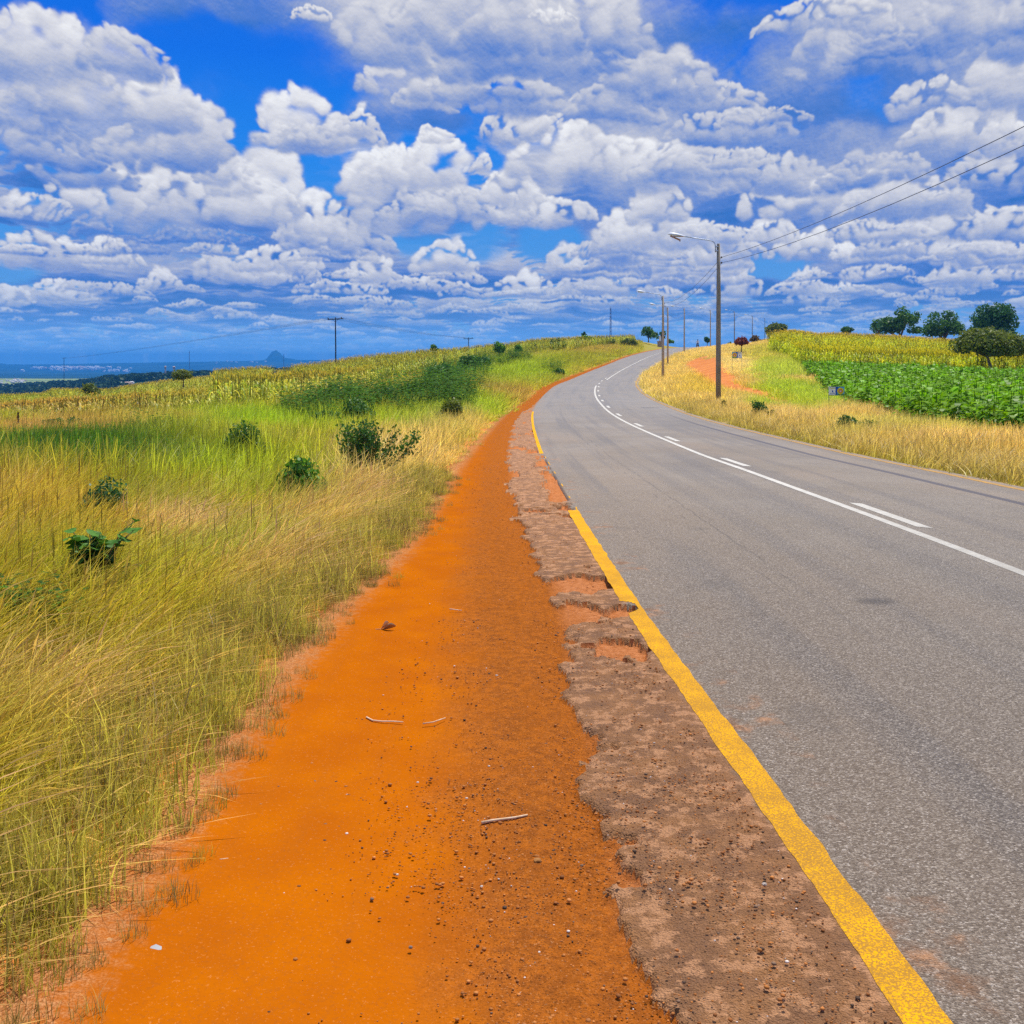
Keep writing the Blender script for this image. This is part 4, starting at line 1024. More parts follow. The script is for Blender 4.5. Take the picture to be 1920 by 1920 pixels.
# distant wood on the ridge and the far town
def lay_distance():
    m = mat_leaf('distant wood', (.030, .075, .02), (.055, .11, .03), scale=.02, trans=.1)
    def blob(i):
        r = random.Random(i + 5); P = ([], [], [])
        for j in range(130):
            v = Vector((r.gauss(0, 1), r.gauss(0, 1), abs(r.gauss(0, .8)))).normalized() * r.uniform(.7, 1.05); s = r.uniform(.14, .3)
            a = Vector((r.gauss(0, 1), r.gauss(0, 1), r.gauss(0, 1))).normalized(); b = a.orthogonal().normalized(); c_ = a.cross(b)
            base = len(P[0]); v.z *= .85
            for q in (b * s, c_ * s, -b * s, -c_ * s): P[0].append(tuple(v + q)); P[2].append((1, 1, 1))
            P[1].append([base, base + 1, base + 2, base + 3])
        return P
    VD = variants('distant_tree', blob, 4, m)
    X, Y = sample(560, 1300, -.62, -.14, lambda Y: .0042)
    k = fbm(X / 90, Y / 160, 3, 181) > .36; X, Y = X[k], Y[k]; Z = far_z(X / Y, Y)
    s = 3.2 + 2.4 * RS.rand(len(X))
    scatter('distant_wood', VD, 4, X, Y, Z, RS.rand(len(X)) * 6.28, s, np.ones((len(X), 3)), 'dark green wood on the ridge beyond the left fields')
    hm = bpy.data.materials.new('distant walls'); hm.use_nodes = True; T = NT(hm.node_tree)
    c = T.n('ShaderNodeAttribute', attribute_type='INSTANCER', attribute_name='tint').outputs['Color']
    p = T.n('ShaderNodeBsdfPrincipled', ins={'Base Color': c, 'Roughness': .8}); T.n('ShaderNodeOutputMaterial', ins={'Surface': p.outputs[0]})
    def house(i):
        V = [(x, y, z) for z in (0, 1) for x, y in ((-1, -.6), (1, -.6), (1, .6), (-1, .6))] + [(-1.1, 0, 1.5), (1.1, 0, 1.5)]
        Fc = [[0, 1, 5, 4], [1, 2, 6, 5], [2, 3, 7, 6], [3, 0, 4, 7], [4, 5, 9, 8], [6, 7, 8, 9], [5, 6, 9, 9], [7, 4, 8, 8]]
        V.append((1.1, 0, 1.49)); V.append((-1.1, 0, 1.49)); Fc[6] = [5, 6, 9, 10]; Fc[7] = [7, 4, 8, 11]
        return V, Fc, [(1, 1, 1)] * len(V)
    VH = variants('distant_house', house, 2, hm)
    L = []
    for (a, b, rx, ry, nn, sz) in [(140, 692.5, 70, 1.3, 90, 11), (215, 697, 40, 1.6, 14, 8), (22, 716, 30, 3, 40, 1.8), (250, 703, 24, 1.5, 16, 1.6), (450, 680.5, 50, 1.5, 9, 7), (240, 722, 20, 2.5, 10, 1.2), (100, 694, 60, 3, 12, 8)]:
        for i in range(nn):
            px = a + rx * rnd.gauss(0, .5); py = b + ry * rnd.gauss(0, .6); u = (px - CX) / F
            Yq = np.geomspace(560, 9000, 900); z = far_z(u + 0 * Yq, Yq); yy = HY + F * (CH - z) / Yq
            j = np.where(yy <= py)[0]
            if len(j): L.append((u * Yq[j[0]], Yq[j[0]], float(z[j[0]]), sz * rnd.uniform(.6, 1.5)))
    L = np.array(L); pal = .7 * np.array([(.85, .84, .82), (.75, .70, .62), (.8, .8, .8), (.55, .38, .3)])
    scatter('distant_town', VH, 2, L[:, 0], L[:, 1], L[:, 2], RS.normal(0, .5, len(L)), L[:, 3], pal[RS.randint(0, 4, len(L))], 'white specks of houses far down in the valley')
lay_distance()

# ------------------------------------------------------------------ trees, shrubs and single plants
BARK = mat_noisy('bark', (.10, .07, .045), (.20, .15, .10), 12, bump=.5)
PALEBARK = mat_noisy('pale bark', (.34, .26, .18), (.22, .16, .11), 10, bump=.4)
L_DARK = mat_leaf('dark leaves', (.045, .125, .022), (.085, .20, .030), (.14, .27, .05), 1.1)
L_DEEP = mat_leaf('deep green leaves', (.030, .11, .035), (.06, .17, .045), (.10, .22, .06), 1.0)
L_OLIVE = mat_leaf('olive leaves', (.10, .15, .022), (.19, .23, .035), (.30, .30, .06), 1.1)
L_MID = mat_leaf('mid green leaves', (.07, .20, .02), (.13, .30, .03), (.22, .38, .05), 1.4)
L_LIME = mat_leaf('lime leaves', (.16, .30, .02), (.26, .40, .04), (.36, .46, .07), 1.4)
L_RED = mat_leaf('russet leaves', (.16, .035, .03), (.26, .06, .045), (.20, .10, .05), 1.6)
L_BROWN = mat_leaf('brown leaves', (.13, .09, .03), (.21, .13, .05), (.10, .12, .03), 1.6)

def crown_mesh(name, m, lobes, leaf, dens, seed, flat=.0, oval=False, lmin=40):
    """lobes: (x,y,z,rx,ry,rz). Leaves spread through a shell of every lobe"""
    r = np.random.RandomState(seed); VV = []; n0 = 0
    for (x, y, z, a, b, c) in lobes:
        n = int(dens * (a * b + b * c + a * c) * 9 / (leaf * leaf * 3)); n = max(lmin, min(n, 2600))
        d = r.normal(0, 1, (n, 3)); d /= np.linalg.norm(d, axis=1)[:, None]
        k = (.55 + .5 * r.rand(n) ** .6)[:, None] * (1 + .24 * np.sin(d[:, :1] * 7 + x) * np.cos(d[:, 1:2] * 6 + z * 2))
        P = d * k * np.array((a, b, c)); keep = P[:, 2] > -c * (.75 - .5 * flat)
        P = P[keep] + np.array((x, y, z)); d = d[keep]; n = len(P)
        N = d * .8 + r.normal(0, .75, (n, 3)) + np.array((0, 0, .35)); N /= np.linalg.norm(N, axis=1)[:, None]
        U = np.cross(N, r.normal(0, 1, (n, 3))); U /= np.linalg.norm(U, axis=1)[:, None] + 1e-9; W_ = np.cross(N, U)
        s = (leaf * (.55 + .8 * r.rand(n)))[:, None]
        if oval: q = [U * s, (U * .45 + W_ * .55) * s, (-U * .45 + W_ * .55) * s, -U * s, (-U * .45 - W_ * .55) * s, (U * .45 - W_ * .55) * s]
        else: q = [U * s, W_ * s * .62, -U * s, -W_ * s * .62]
        VV.append(np.stack([P + e for e in q], 1))
    V = np.concatenate(VV); n, k, _ = V.shape
    return npmesh(name, V.reshape(-1, 3), np.arange(n * k).reshape(n, k), m)
def plant(name, px, py, wpx, hpx, label, cat, leafm, kind='tree', Y=None, group=None, bark=BARK, seed=None, leafpx=None, trunk=.3, zoff=0.0, nl=None, flat=0.0, trunkx=0.0, oval=False, dens=1.0):
    """px,py foot of the plant in the photograph; wpx,hpx its size there; placed on the terrain at its real size"""
    gh = 0.0
    if Y is None:
        X, Y, Z = at(px, py)
        gh = .34 if Y < 14 else .42
        X, Y, Z = at(px, py, gh); hpx = hpx + gh * F / Y
    else: X = (px - CX) / F * Y; Z = CH - (py - HY) / F * Y
    seed = seed or int(px * 7 + py); r = random.Random(seed)
    w = wpx * Y / F; h = hpx * Y / F
    e = empty(name, (X, Y, Z + zoff), label, cat, group)
    leaf = leafpx * Y / F if leafpx else max(.05, min(w, h) * .07)
    lobes = []; ct = h * trunk
    if kind == 'tree': n = nl or 13
    elif kind == 'umbrella': n = nl or 12
    else: n = nl or 9
    ch = h - ct
    for i in range(n):
        a = r.uniform(0, 6.28); q = math.sqrt(r.uniform(.02, 1))
        if kind == 'umbrella':
            zz = ct + ch * (.62 - .22 * q * q + r.uniform(-.16, .16)); rr = w * r.uniform(.18, .28)
            lobes.append((math.cos(a) * (w / 2 - rr * .8) * q, math.sin(a) * (w / 2 - rr * .8) * q, zz, rr, rr, min(rr * .8, ch * .42)))
        elif kind == 'tree':
            zz = ct + ch * r.uniform(.22, .86); k = math.sqrt(max(.12, 1 - ((zz - ct - ch * .42) / (ch * .62)) ** 2)); rr = min(w, ch) * r.uniform(.14, .27)
            lobes.append((math.cos(a) * max(0, w / 2 - rr) * q * k, math.sin(a) * max(0, w / 2 - rr) * q * k, min(zz, h - rr * .8), rr * 1.1, rr * 1.1, rr * .85))
        elif kind == 'bush':
            rr = min(w, h * 1.2) * r.uniform(.20, .34); zz = r.uniform(.2, .8) * h * (1 - .5 * q)
            lobes.append((math.cos(a) * max(0, w / 2 - rr * .8) * q, math.sin(a) * max(0, w / 2 - rr * .8) * q, max(rr * .5, zz), rr, rr, rr * .8))
        elif kind == 'cone':
            f = (i + .5) / n; rr = w * .42 * (1 - f) ** .8 + w * .07; lobes.append((r.uniform(-.1, .1) * w * (1 - f), r.uniform(-.1, .1) * w * (1 - f), h * (.08 + .86 * f), rr, rr, h * .09))
    c = mobj('crown' if kind in ('tree', 'umbrella') else 'foliage', crown_mesh('crown' if kind in ('tree', 'umbrella') else 'foliage', leafm, lobes, leaf, dens, seed, flat, oval), e)
    mb = MB(); tw = max(.02, h * .035 if kind in ('tree', 'umbrella') else h * .015); tp = Vector((trunkx * w, 0, max(ct, h * .2)))
    if kind in ('tree', 'umbrella'):
        mb.tube([(0, 0, -.25), (trunkx * w * .3, 0, tp.z * .5), tp], [tw * 1.35, tw, tw * .8], 8)
        for i, L in enumerate(lobes[:8]):
            q = Vector(L[:3]); mid = tp.lerp(q, .5) + Vector((r.uniform(-.08, .08) * w, r.uniform(-.08, .08) * w, -.05 * h if kind == 'umbrella' else .02 * h))
            mb.tube([tp - Vector((0, 0, tw)), mid, q], [tw * .55, tw * .38, tw * .14], 6)
        mb.build('trunk', bark, e)
    else:
        for i, L in enumerate(lobes[:6]):
            q = Vector(L[:3]); mb.tube([(r.uniform(-.05, .05) * w, r.uniform(-.05, .05) * w, -.1), q.lerp(Vector((0, 0, 0)), .45) + Vector((0, 0, .05 * h)), q], [tw, tw * .7, tw * .3], 5)
        mb.build('stem', bark, e)
    return e

TG = 'trees on the hill right of the road'
plant('broad_tree', 1688, 645, 118, 68, 'wide dark green tree on the hilltop behind the yellow maize', 'tree', L_DARK, Y=228, group=TG, leafpx=2.6, trunk=.18, nl=22)
plant('broad_tree', 1769, 652, 88, 71, 'rounder tree touching the right side of the wide hilltop tree', 'tree', L_DARK, Y=216, group=TG, leafpx=2.6, trunk=.2, nl=16, seed=8)
plant('thin_tree', 1646, 636, 34, 36, 'sparse small tree with open twigs left of the wide hilltop tree', 'tree', L_DEEP, Y=226, group=TG, leafpx=1.7, trunk=.3, nl=6, dens=.35, seed=77)
plant('tall_tree', 1862, 668, 96, 98, 'tall blue green tree rising behind the umbrella shaped tree', 'tree', L_DEEP, Y=205, group=TG, leafpx=2.7, trunk=.15, nl=18, seed=4)
plant('umbrella_tree', 1858, 703, 136, 84, 'umbrella shaped tree with a bent pale trunk at the back of the bean field', 'tree', L_OLIVE, kind='umbrella', Y=86, group=TG, leafpx=3.0, trunk=.44, bark=PALEBARK, nl=24, trunkx=-.05, seed=12)
plant('small_tree', 1588, 630, 26, 17, 'small flat tree peeping over the hill crest left of the wide tree', 'tree', L_DARK, kind='umbrella', Y=232, group=TG, leafpx=2.0, seed=5)
plant('small_bush', 1912, 652, 26, 14, 'low round bush on the crest at the far right', 'bush', L_DARK, kind='bush', Y=200, leafpx=2.2, seed=6)
plant('flat_topped_tree', 1456, 638, 46, 31, 'flat topped green tree beside the dark far pole on the crest', 'tree', L_OLIVE, kind='umbrella', Y=226, group=TG, leafpx=2.3, trunk=.3, nl=18, seed=9)
plant('round_bush', 1416, 642, 24, 15, 'round olive brown bush between the far poles on the crest', 'bush', L_BROWN, kind='bush', Y=218, leafpx=2.0, seed=21, nl=12)
plant('round_bush', 1431, 641, 10, 8, 'small brown bush just right of the round olive brown bush', 'bush', L_BROWN, kind='bush', Y=219, leafpx=1.6, seed=23)
plant('round_bush', 1475, 636, 14, 10, 'small dark green bush at the foot of the flat topped tree', 'bush', L_DARK, kind='bush', Y=223, leafpx=1.8, seed=24)
plant('small_tree', 1487, 636, 13, 15, 'tiny brown umbrella shaped tree right of the flat topped tree', 'tree', L_BROWN, kind='umbrella', Y=222, leafpx=1.6, trunk=.5, seed=25)
plant('round_bush', 1506, 644, 14, 15, 'small olive bush where the yellow maize hill begins', 'bush', L_OLIVE, kind='bush', Y=205, leafpx=1.8, seed=26)
plant('red_tree', 1390, 660, 30, 27, 'russet red tree with a thin dark trunk behind the far field sign', 'tree', L_RED, kind='umbrella', Y=152, leafpx=2.2, trunk=.42, nl=14, seed=27)
plant('round_bush', 1368, 646, 9, 6, 'tiny dark bush on the crest left of the red tree', 'bush', L_DARK, kind='bush', Y=230, leafpx=1.4, seed=28)
plant('young_tree', 1326, 648, 13, 17, 'young bright green tree with big leaves beside the fifth pole', 'tree', L_DEEP, Y=228, leafpx=2.6, trunk=.2, nl=5, dens=.5, seed=29)
plant('broad_tree', 1216, 640, 38, 28, 'dense round dark tree left of the road near the white post', 'tree', L_DARK, Y=238, leafpx=2.2, trunk=.12, nl=16, seed=31)
plant('small_tree', 1240, 641, 22, 21, 'lower dark tree behind the pair of wooden poles', 'tree', L_DARK, Y=242, leafpx=2.0, trunk=.15, nl=8, seed=32)
plant('round_bush', 1257, 643, 14, 10, 'small green bush right of the pair of wooden poles', 'bush', L_MID, kind='bush', Y=240, leafpx=1.8, seed=33)
plant('cone_bush', 1424, 764, 30, 38, 'upright dark green bush growing at the end of the orange track', 'bush', L_DARK, kind='bush', Y=None, leafpx=2.0, seed=34, nl=10, dens=.7)
plant('weed_bush', 1446, 768, 16, 16, 'low green weed right beside the upright dark bush', 'bush', L_OLIVE, kind='bush', leafpx=2.0, seed=35, dens=.5)
plant('weed_bush', 1357, 752, 10, 18, 'small dark leaved weed at the foot of the nearest pole', 'bush', L_OLIVE, kind='bush', leafpx=2.0, seed=36, dens=.5)
plant('scrub_bush', 1590, 786, 70, 14, 'low dark scrub under the near field sign', 'bush', L_DARK, kind='bush', leafpx=2.6, seed=37, nl=14)
plant('scrub_bush', 1632, 788, 44, 18, 'dark low bush between the near field sign and the bean field', 'bush', L_DARK, kind='bush', leafpx=2.6, seed=38)
# left side
SG = 'bushes along the left crest'
for (a, b, w, h, m, lab) in [(936, 661, 26, 29, L_MID, 'bright round green bush standing on the left crest'), (972, 659, 16, 20, L_MID, 'narrow green bush right of the bright round bush'), (1003, 655, 30, 16, L_LIME, 'low lime green bush on the crest between two darker bushes'),
                             (1046, 656, 42, 26, L_DARK, 'large dark bush in the middle of the crest hedge'), (1098, 649, 44, 22, L_MID, 'mid green bush with a twig sticking up in the crest hedge'), (1142, 648, 34, 18, L_OLIVE, 'olive bush under the lattice mast'), (1180, 652, 40, 22, L_OLIVE, 'brownish green bush at the right end of the crest hedge')]:
    plant('crest_bush', a, b, w, h, lab, 'bush', m, kind='bush', Y={936: 165, 972: 172, 1003: 180, 1046: 178, 1098: 195, 1142: 205, 1180: 205}[a], group=SG, leafpx=2.3, seed=a, nl=12)
plant('crest_tree', 1097, 638, 14, 16, 'small dark sapling poking above the crest hedge', 'tree', L_DEEP, Y=197, leafpx=1.8, trunk=.4, nl=4, dens=.5, seed=99)
plant('crest_bush', 815, 657, 18, 14, 'dark pointed bush on the skyline left of the second line pole', 'bush', L_DARK, kind='bush', Y=185, group=SG, leafpx=2, seed=98)
plant('round_bush', 1047, 697, 26, 16, 'low dark bush in the grass left of the bend', 'bush', L_DARK, kind='bush', leafpx=2.3, seed=97)
for (a, b, w, h, lab) in [(830, 712, 74, 42, 'large dark thicket in the middle of the left slope'), (882, 690, 56, 30, 'dark thicket above the large one on the left slope'), (905, 684, 40, 20, 'small thicket near the right top of the left slope'), (775, 742, 60, 26, 'dark thicket below the large one on the left slope'),
                          (722, 752, 50, 30, 'round thicket beside the tall lime grass'), (665, 782, 96, 42, 'widest dark thicket in the middle of the left field'), (600, 785, 70, 26, 'lower left end of the wide thicket in the left field'), (845, 776, 58, 40, 'rough olive thicket at the edge of the verge grass'),
                          (125, 797, 100, 28, 'long low dark bush in the far left field')]:
    plant('thicket', a, b, w, h, lab, 'thicket', L_DARK if a not in (845,) else L_OLIVE, kind='bush', group='thickets on the left slope', leafpx=2.4, seed=a, nl=16)
plant('round_bush', 171, 744, 34, 34, 'dark round bush on the left skyline against the valley', 'bush', L_OLIVE, kind='bush', Y=135, leafpx=2.2, seed=91, nl=12)
plant('feathery_tree', 344, 722, 44, 30, 'feathery green tree on the left skyline right of the round bush', 'tree', L_OLIVE, kind='umbrella', Y=120, leafpx=2.4, trunk=.3, seed=92, dens=.6)
plant('round_bush', 562, 702, 14, 14, 'small dark bush high in the left maize', 'bush', L_DARK, kind='bush', Y=150, leafpx=2, seed=93)
plant('round_bush', 600, 704, 10, 11, 'tiny bush in the maize below the line pole', 'bush', L_DARK, kind='bush', Y=150, leafpx=2, seed=94)
plant('dead_bush', 34, 797, 8, 26, 'thin dark dry bush at the far left', 'bush', L_BROWN, kind='cone', leafpx=1.8, seed=95)
plant('round_bush', 56, 798, 22, 12, 'small green bush beside the thin dry bush', 'bush', L_MID, kind='bush', leafpx=2.2, seed=96)
plant('grassy_bush', 461, 838, 92, 60, 'dark feathery bush standing alone in the left field', 'bush', L_DARK, kind='bush', leafpx=2.6, seed=90, nl=18)
plant('scrub_bush', 276, 830, 50, 22, 'dim green bush in the tall grass of the left field', 'bush', L_MID, kind='bush', leafpx=2.6, seed=89)
plant('twiggy_bush', 376, 872, 44, 32, 'thin twiggy bush left of the leafy pair', 'bush', L_BROWN, kind='bush', leafpx=3.0, seed=88, dens=.25)
plant('feathery_bush', 189, 936, 96, 98, 'dark tiered feathery bush in the near left grass', 'bush', L_DEEP, kind='bush', leafpx=3.6, seed=87, nl=13, dens=.45)
plant('leafy_bush', 562, 892, 100, 96, 'broad leaved green bush left of the thorny bush', 'bush', L_MID, kind='bush', leafpx=5.0, seed=86, nl=10, dens=.6, oval=True)

def thorny(px, py, wpx, hpx, label):
    X, Y, Z = at(px, py); s = Y / F; w, h = wpx * s, hpx * s; r = random.Random(3)
    e = empty('thorny_bush', (X, Y, Z), label, 'bush')
    mb = MB(); tips = []
    def br(p, d, L, rad, lev):
        pts = [p]; q = p
        for i in range(4):
            d = (d + Vector((r.uniform(-.25, .25), r.uniform(-.25, .25), r.uniform(-.05, .2)))).normalized(); q = q + d * L / 4; pts.append(q)
            if lev < 2 and i > 0:
                for _ in range(2): br(q, (d + Vector((r.uniform(-1, 1), r.uniform(-1, 1), r.uniform(-.2, .6)))).normalized(), L * .5, rad * .5, lev + 1)
            if lev >= 1: tips.append((q, lev))
        mb.tube(pts, [rad, rad * .8, rad * .65, rad * .5, rad * .3], 5)
    for i in range(9):
        a = i * .7 + r.uniform(-.2, .2); f = r.uniform(.2, 1.0)
        br(Vector((r.uniform(-.06, .06), r.uniform(-.06, .06), -.05)), Vector((math.cos(a) * w * .5 * f / h * 1.0, math.sin(a) * w * .5 * f / h, 1)).normalized(), h * r.uniform(.65, .95), .010, 0)
    mb.build('branches', BARK, e)
    lob = [(t[0].x, t[0].y, t[0].z, .055, .055, .05) for t in tips]
    me = crown_mesh('foliage', L_DARK, lob, .021, .004, 5, oval=True, lmin=2); mobj('foliage', me, e)
    return e
thorny(690, 922, 120, 100, 'large open thorny bush at the edge of the straw verge')

def roundleaf(px, py, hpx, n, label, seed, spread=.16):
    """a plant of long stems with big round leaves"""
    X, Y, Z = at(px, py); r = random.Random(seed); h = hpx * Y / F
    e = empty('round_leaved_shrub', (X, Y, Z), label, 'shrub'); mb = MB(); V = []; Fc = []
    for i in range(n):
        a = r.uniform(0, 6.28); hh = h * (r.uniform(.5, .9) if i else 1.0); q = spread * r.uniform(.2, 1) * h
        if i < 2: a = .2 + .3 * i; q = spread * 2.2 * h; hh = h * (1 - .12 * i)
        P = [Vector((0, 0, -.05)), Vector((math.cos(a) * q * .3, math.sin(a) * q * .3, hh * .5)), Vector((math.cos(a) * q * .8, math.sin(a) * q * .8, hh * .86)), Vector((math.cos(a) * q * 1.25, math.sin(a) * q * 1.25, hh))]
        mb.tube(P, [.007, .006, .004, .002], 5)
        for j in range(9):
            s = .25 + .75 * j / 8; k = min(2, int(s * 3)); p = P[k].lerp(P[k + 1], s * 3 - k)
            b = a + (1.5 if j % 2 else -1.5) + r.uniform(-.6, .6); R = h * r.uniform(.062, .10) * (1.0 if j < 8 else .8)
            d = Vector((math.cos(b), math.sin(b), r.uniform(-.15, .35))).normalized(); sd_ = d.cross(Vector((0, 0, 1))).normalized(); up = sd_.cross(d)
            tw = r.uniform(-.6, .6); sd_ = (sd_ * math.cos(tw) + up * math.sin(tw)); b0 = len(V)
            V.append(tuple(p + d * R * 1.15))
            for m_ in range(10):
                an = 2 * math.pi * m_ / 10; V.append(tuple(p + d * (R * 1.15 + math.cos(an) * R) + sd_ * math.sin(an) * R * .92 - up * .18 * R * (math.cos(an) ** 2 + .6 * math.sin(an) ** 2 * -1)))
            for m_ in range(10): Fc.append([b0, b0 + 1 + m_, b0 + 1 + (m_ + 1) % 10])
    mb.build('stem', BARK, e)
    mobj('foliage', npmesh('foliage', V, Fc, L_MIDR), e)
    return e
L_MIDR = mat_leaf('round green leaves', (.045, .14, .02), (.09, .22, .028), (.15, .30, .05), 5.0, trans=.25)
roundleaf(174, 1150, 172, 26, 'round leaved green shrub leaning out of the near left grass', 2)
roundleaf(44, 1150, 84, 18, 'low round leaved weed at the left edge below the shrub', 5, .9)

# ------------------------------------------------------------------ street lamps on wooden poles
WOOD = mat_noisy('weathered pole wood', (.20, .165, .125), (.36, .30, .23), 5, bump=.4, stretch=(6, 6, .5))
WOODP = mat_noisy('pale pole wood', (.42, .32, .20), (.55, .43, .29), 5, bump=.3, stretch=(6, 6, .5))
GALV = mat('galvanised steel', (.42, .47, .55), .45, .6)
HOUS = mat('lamp housing', (.80, .83, .86), .4)
RUST = mat_noisy('rusty reflector', (.26, .11, .05), (.48, .30, .20), 20, .7)
GLASS = mat('clouded lamp glass', (.62, .72, .78), .2)
PORC = mat('brown porcelain', (.06, .05, .06), .3)
def lamp_parts(e, H_, wood, open_cover):
    mb = MB(); r0, r1 = .125, .075
    mb.tube([(0, 0, -1.0), (0, 0, H_ * .4), (.01, 0, H_ * .7), (0, 0, H_)], [r0 * 1.03, r0 * .92, (r0 + r1) * .5, r1], 14).build('pole', wood, e, True)
    z = H_
    mb = MB(); mb.tube([(-.135, 0, z - .40), (-.14, 0, z - .12), (-.17, 0, z + .02), (-.27, 0, z + .12), (-.45, 0, z + .17), (-1.0, 0, z + .25), (-1.62, 0, z + .35)], .024, 8)
    a = mb.build('arm', GALV, e, True)
    for q in (.14, .34): MB().box((-.085, 0, z - q), (.14, .19, .045)).build('bracket', GALV, a)
    # lamp head: long shell with rounded top, tray and cover
    V = []; N = 9; K = 10; prof = [(0, .035, .035), (.10, .06, .05), (.22, .10, .085), (.40, .125, .115), (.58, .130, .125), (.72, .115, .105), (.80, .07, .07), (.83, .015, .02)]
    bm = bmesh.new(); rg = []
    for (s, w, h) in prof:
        c = Vector((-1.56 - s, 0, z + .335 + s * .12)); ring = []
        for k in range(K + 1):
            an = math.pi * k / K; ring.append(bm.verts.new(c + Vector((0, math.cos(an) * w, math.sin(an) * h))))
        rg.append(ring)
    for p, q in zip(rg, rg[1:]):
        for k in range(K): bm.faces.new((p[k], p[k + 1], q[k + 1], q[k]))
        bm.faces.new((p[0], q[0], q[K], p[K]))
    bm.faces.new(rg[0]); bm.faces.new(rg[-1][::-1]); mb = MB(); mb.bm.free(); mb.bm = bm
    hd = mb.build('lamp_head', HOUS, e, True)
    mb = MB()
    if open_cover:   # the cover hangs down from the outer end
        R_ = Matrix.Rotation(.42, 3, 'Y'); mb.box((-2.04, 0, z + .27), (.52, .2, .05), R_, .012); mb.box((-1.82, 0, z + .15), (.03, .12, .09)); mb.build('cover', RUST, hd)
        MB().box((-1.9, 0, z + .345), (.5, .17, .02)).build('reflector', RUST, hd)
    else:
        mb.ball((-1.98, 0, z + .36), 1, 2, (.30, .105, .075)).build('cover', GLASS, hd, True)
    for dz in (.64, .90):
        i_ = MB().tube([(.06, 0, z - dz), (.15, 0, z - dz)], .012, 6).tube([(.15, 0, z - dz - .045), (.15, 0, z - dz - .015), (.15, 0, z - dz + .015), (.15, 0, z - dz + .045)], [.022, .036, .036, .02], 10).build('insulator', PORC, e, True)
def lamp(X, Y, label, wood=WOOD, open_cover=False, H_=7.5, top=None, zb=None, rz=0.0):
    zb = float(H(X, Y)) if zb is None else zb
    if top is not None: H_ = top - zb
    e = empty('street_lamp', (X, Y, zb), label, 'street lamp', 'wooden street lamps along the right of the road', rz)
    lamp_parts(e, H_, wood, open_cover); return (X, Y, zb + H_)
LT = []
LT.append(lamp(9.9, 5.5, 'wooden street lamp beside the road, out of the picture to the right', WOOD, True, top=7.35))
for (px, top, Y, lab, wd_, oc) in [(1347, 457, 50.5, 'nearest and tallest lamp pole, with a rusty open lamp head', WOOD, True), (1243, 555, 96, 'pale lamp pole at the inside of the bend, lamp reaching left', WOODP, False),
                                 (1252, 576, 138, 'pale lamp pole close behind the one at the bend', WOODP, False), (1283, 578, 183, 'lamp pole standing by the road edge left of the motorcycle', WOODP, False),
                                 (1332, 581, 226, 'pale lamp pole next to the young green tree', WOODP, False), (1377, 584, 262, 'dark lamp pole rising behind the red tree', WOOD, False),
                                 (1410.5, 592, 318, 'thin lamp pole above the round brown bush', WOOD, False), (1434, 597, 365, 'dark far pole at the left side of the flat topped tree', WOOD, False), (1451, 606, 410, 'farthest pole top showing above the flat topped tree', WOOD, False)]:
    X = (px - CX) / F * Y; zt = CH + (HY - top) / F * Y
    zb = float(H(X, Y)) if Y < 300 else zt - 7.5
    LT.append(lamp(X, Y, lab, wd_, oc, top=zt, zb=zb))
WIRE = mat('old wire', (.05, .06, .10), .6)
def wire(pts, sag, r, name, label, group):
    P = []
    for a, b in zip(pts, pts[1:]):
        a, b = Vector(a), Vector(b); L = (b - a).length
        for i in range(14):
            s = i / 14; q = a.lerp(b, s); q.z -= 4 * s * (1 - s) * sag * min(L / 45, 3); P.append(q)
    P.append(Vector(pts[-1]))
    mb = MB(); mb.tube(P, r, 5); o = mb.build(name, WIRE); setp(o, label, 'wire', group)
wire([(x + .15, y, z - .64) for x, y, z in LT], .5, .009, 'overhead_wire', 'upper wire strung between the street lamp poles', 'wires along the lamp poles')
wire([(x + .15, y, z - .90) for x, y, z in LT], .62, .009, 'overhead_wire', 'lower wire strung between the street lamp poles', 'wires along the lamp poles')

# ------------------------------------------------------------------ power line on the left
DARKW = mat('dark creosoted wood', (.035, .035, .05), .8)
def tpole(px, ytop, Y, label, arm=2.7, H_=10.0, r=.11):
    X = (px - CX) / F * Y; zt = CH + (HY - ytop) / F * Y
    e = empty('power_line_pole', (X, Y, zt - H_), label, 'power pole', 'power line poles crossing the left slope', -.25)
    MB().tube([(0, 0, 0), (.05, 0, H_ * .5), (0, 0, H_ * .85), (0, 0, H_)], [r * 1.15, r, r * .95, r * .8], 8).build('pole', DARKW, e, True)
    MB().box((0, 0, H_ - .12), (arm, .12, .14), Matrix.Rotation(-.045, 3, 'Y')).tube([(-.55, 0, H_ - .14), (0, -.05, H_ - .6)], .025, 5).tube([(.55, 0, H_ - .1), (0, -.05, H_ - .6)], .025, 5).build('crossarm', DARKW, e)
    for q in (-arm / 2 + .1, 0.0, arm / 2 - .35): MB().tube([(q, 0, H_ - .06 + q * .045), (q, 0, H_ + .08 + q * .045), (q, 0, H_ + .20 + q * .045)], [.05, .10, .06], 8).build('insulator', PORC, e, True)
    return [Vector((X, Y, zt)) + Matrix.Rotation(-.25, 3, 'Z') @ Vector((q, 0, .12)) for q in (-arm / 2 + .1, 0.0, arm / 2 - .35)]
pa = tpole(629, 597, 170, 'taller power pole with a crossarm, left of the maize brow')
pb = tpole(878.5, 634, 284, 'second power pole, only its crossarm above the right crest', H_=10)
pc = [v + (pa[0] - pb[0]) * 2.6 + Vector((0, 0, -7)) for v in pa]
e3 = Vector(((-42) + -16, 0, 0))
far_pt = [Vector(((120 - CX) / F * 620 + dx, 620, CH + (HY - 672) / F * 620)) for dx in (-1, 0, 1)]
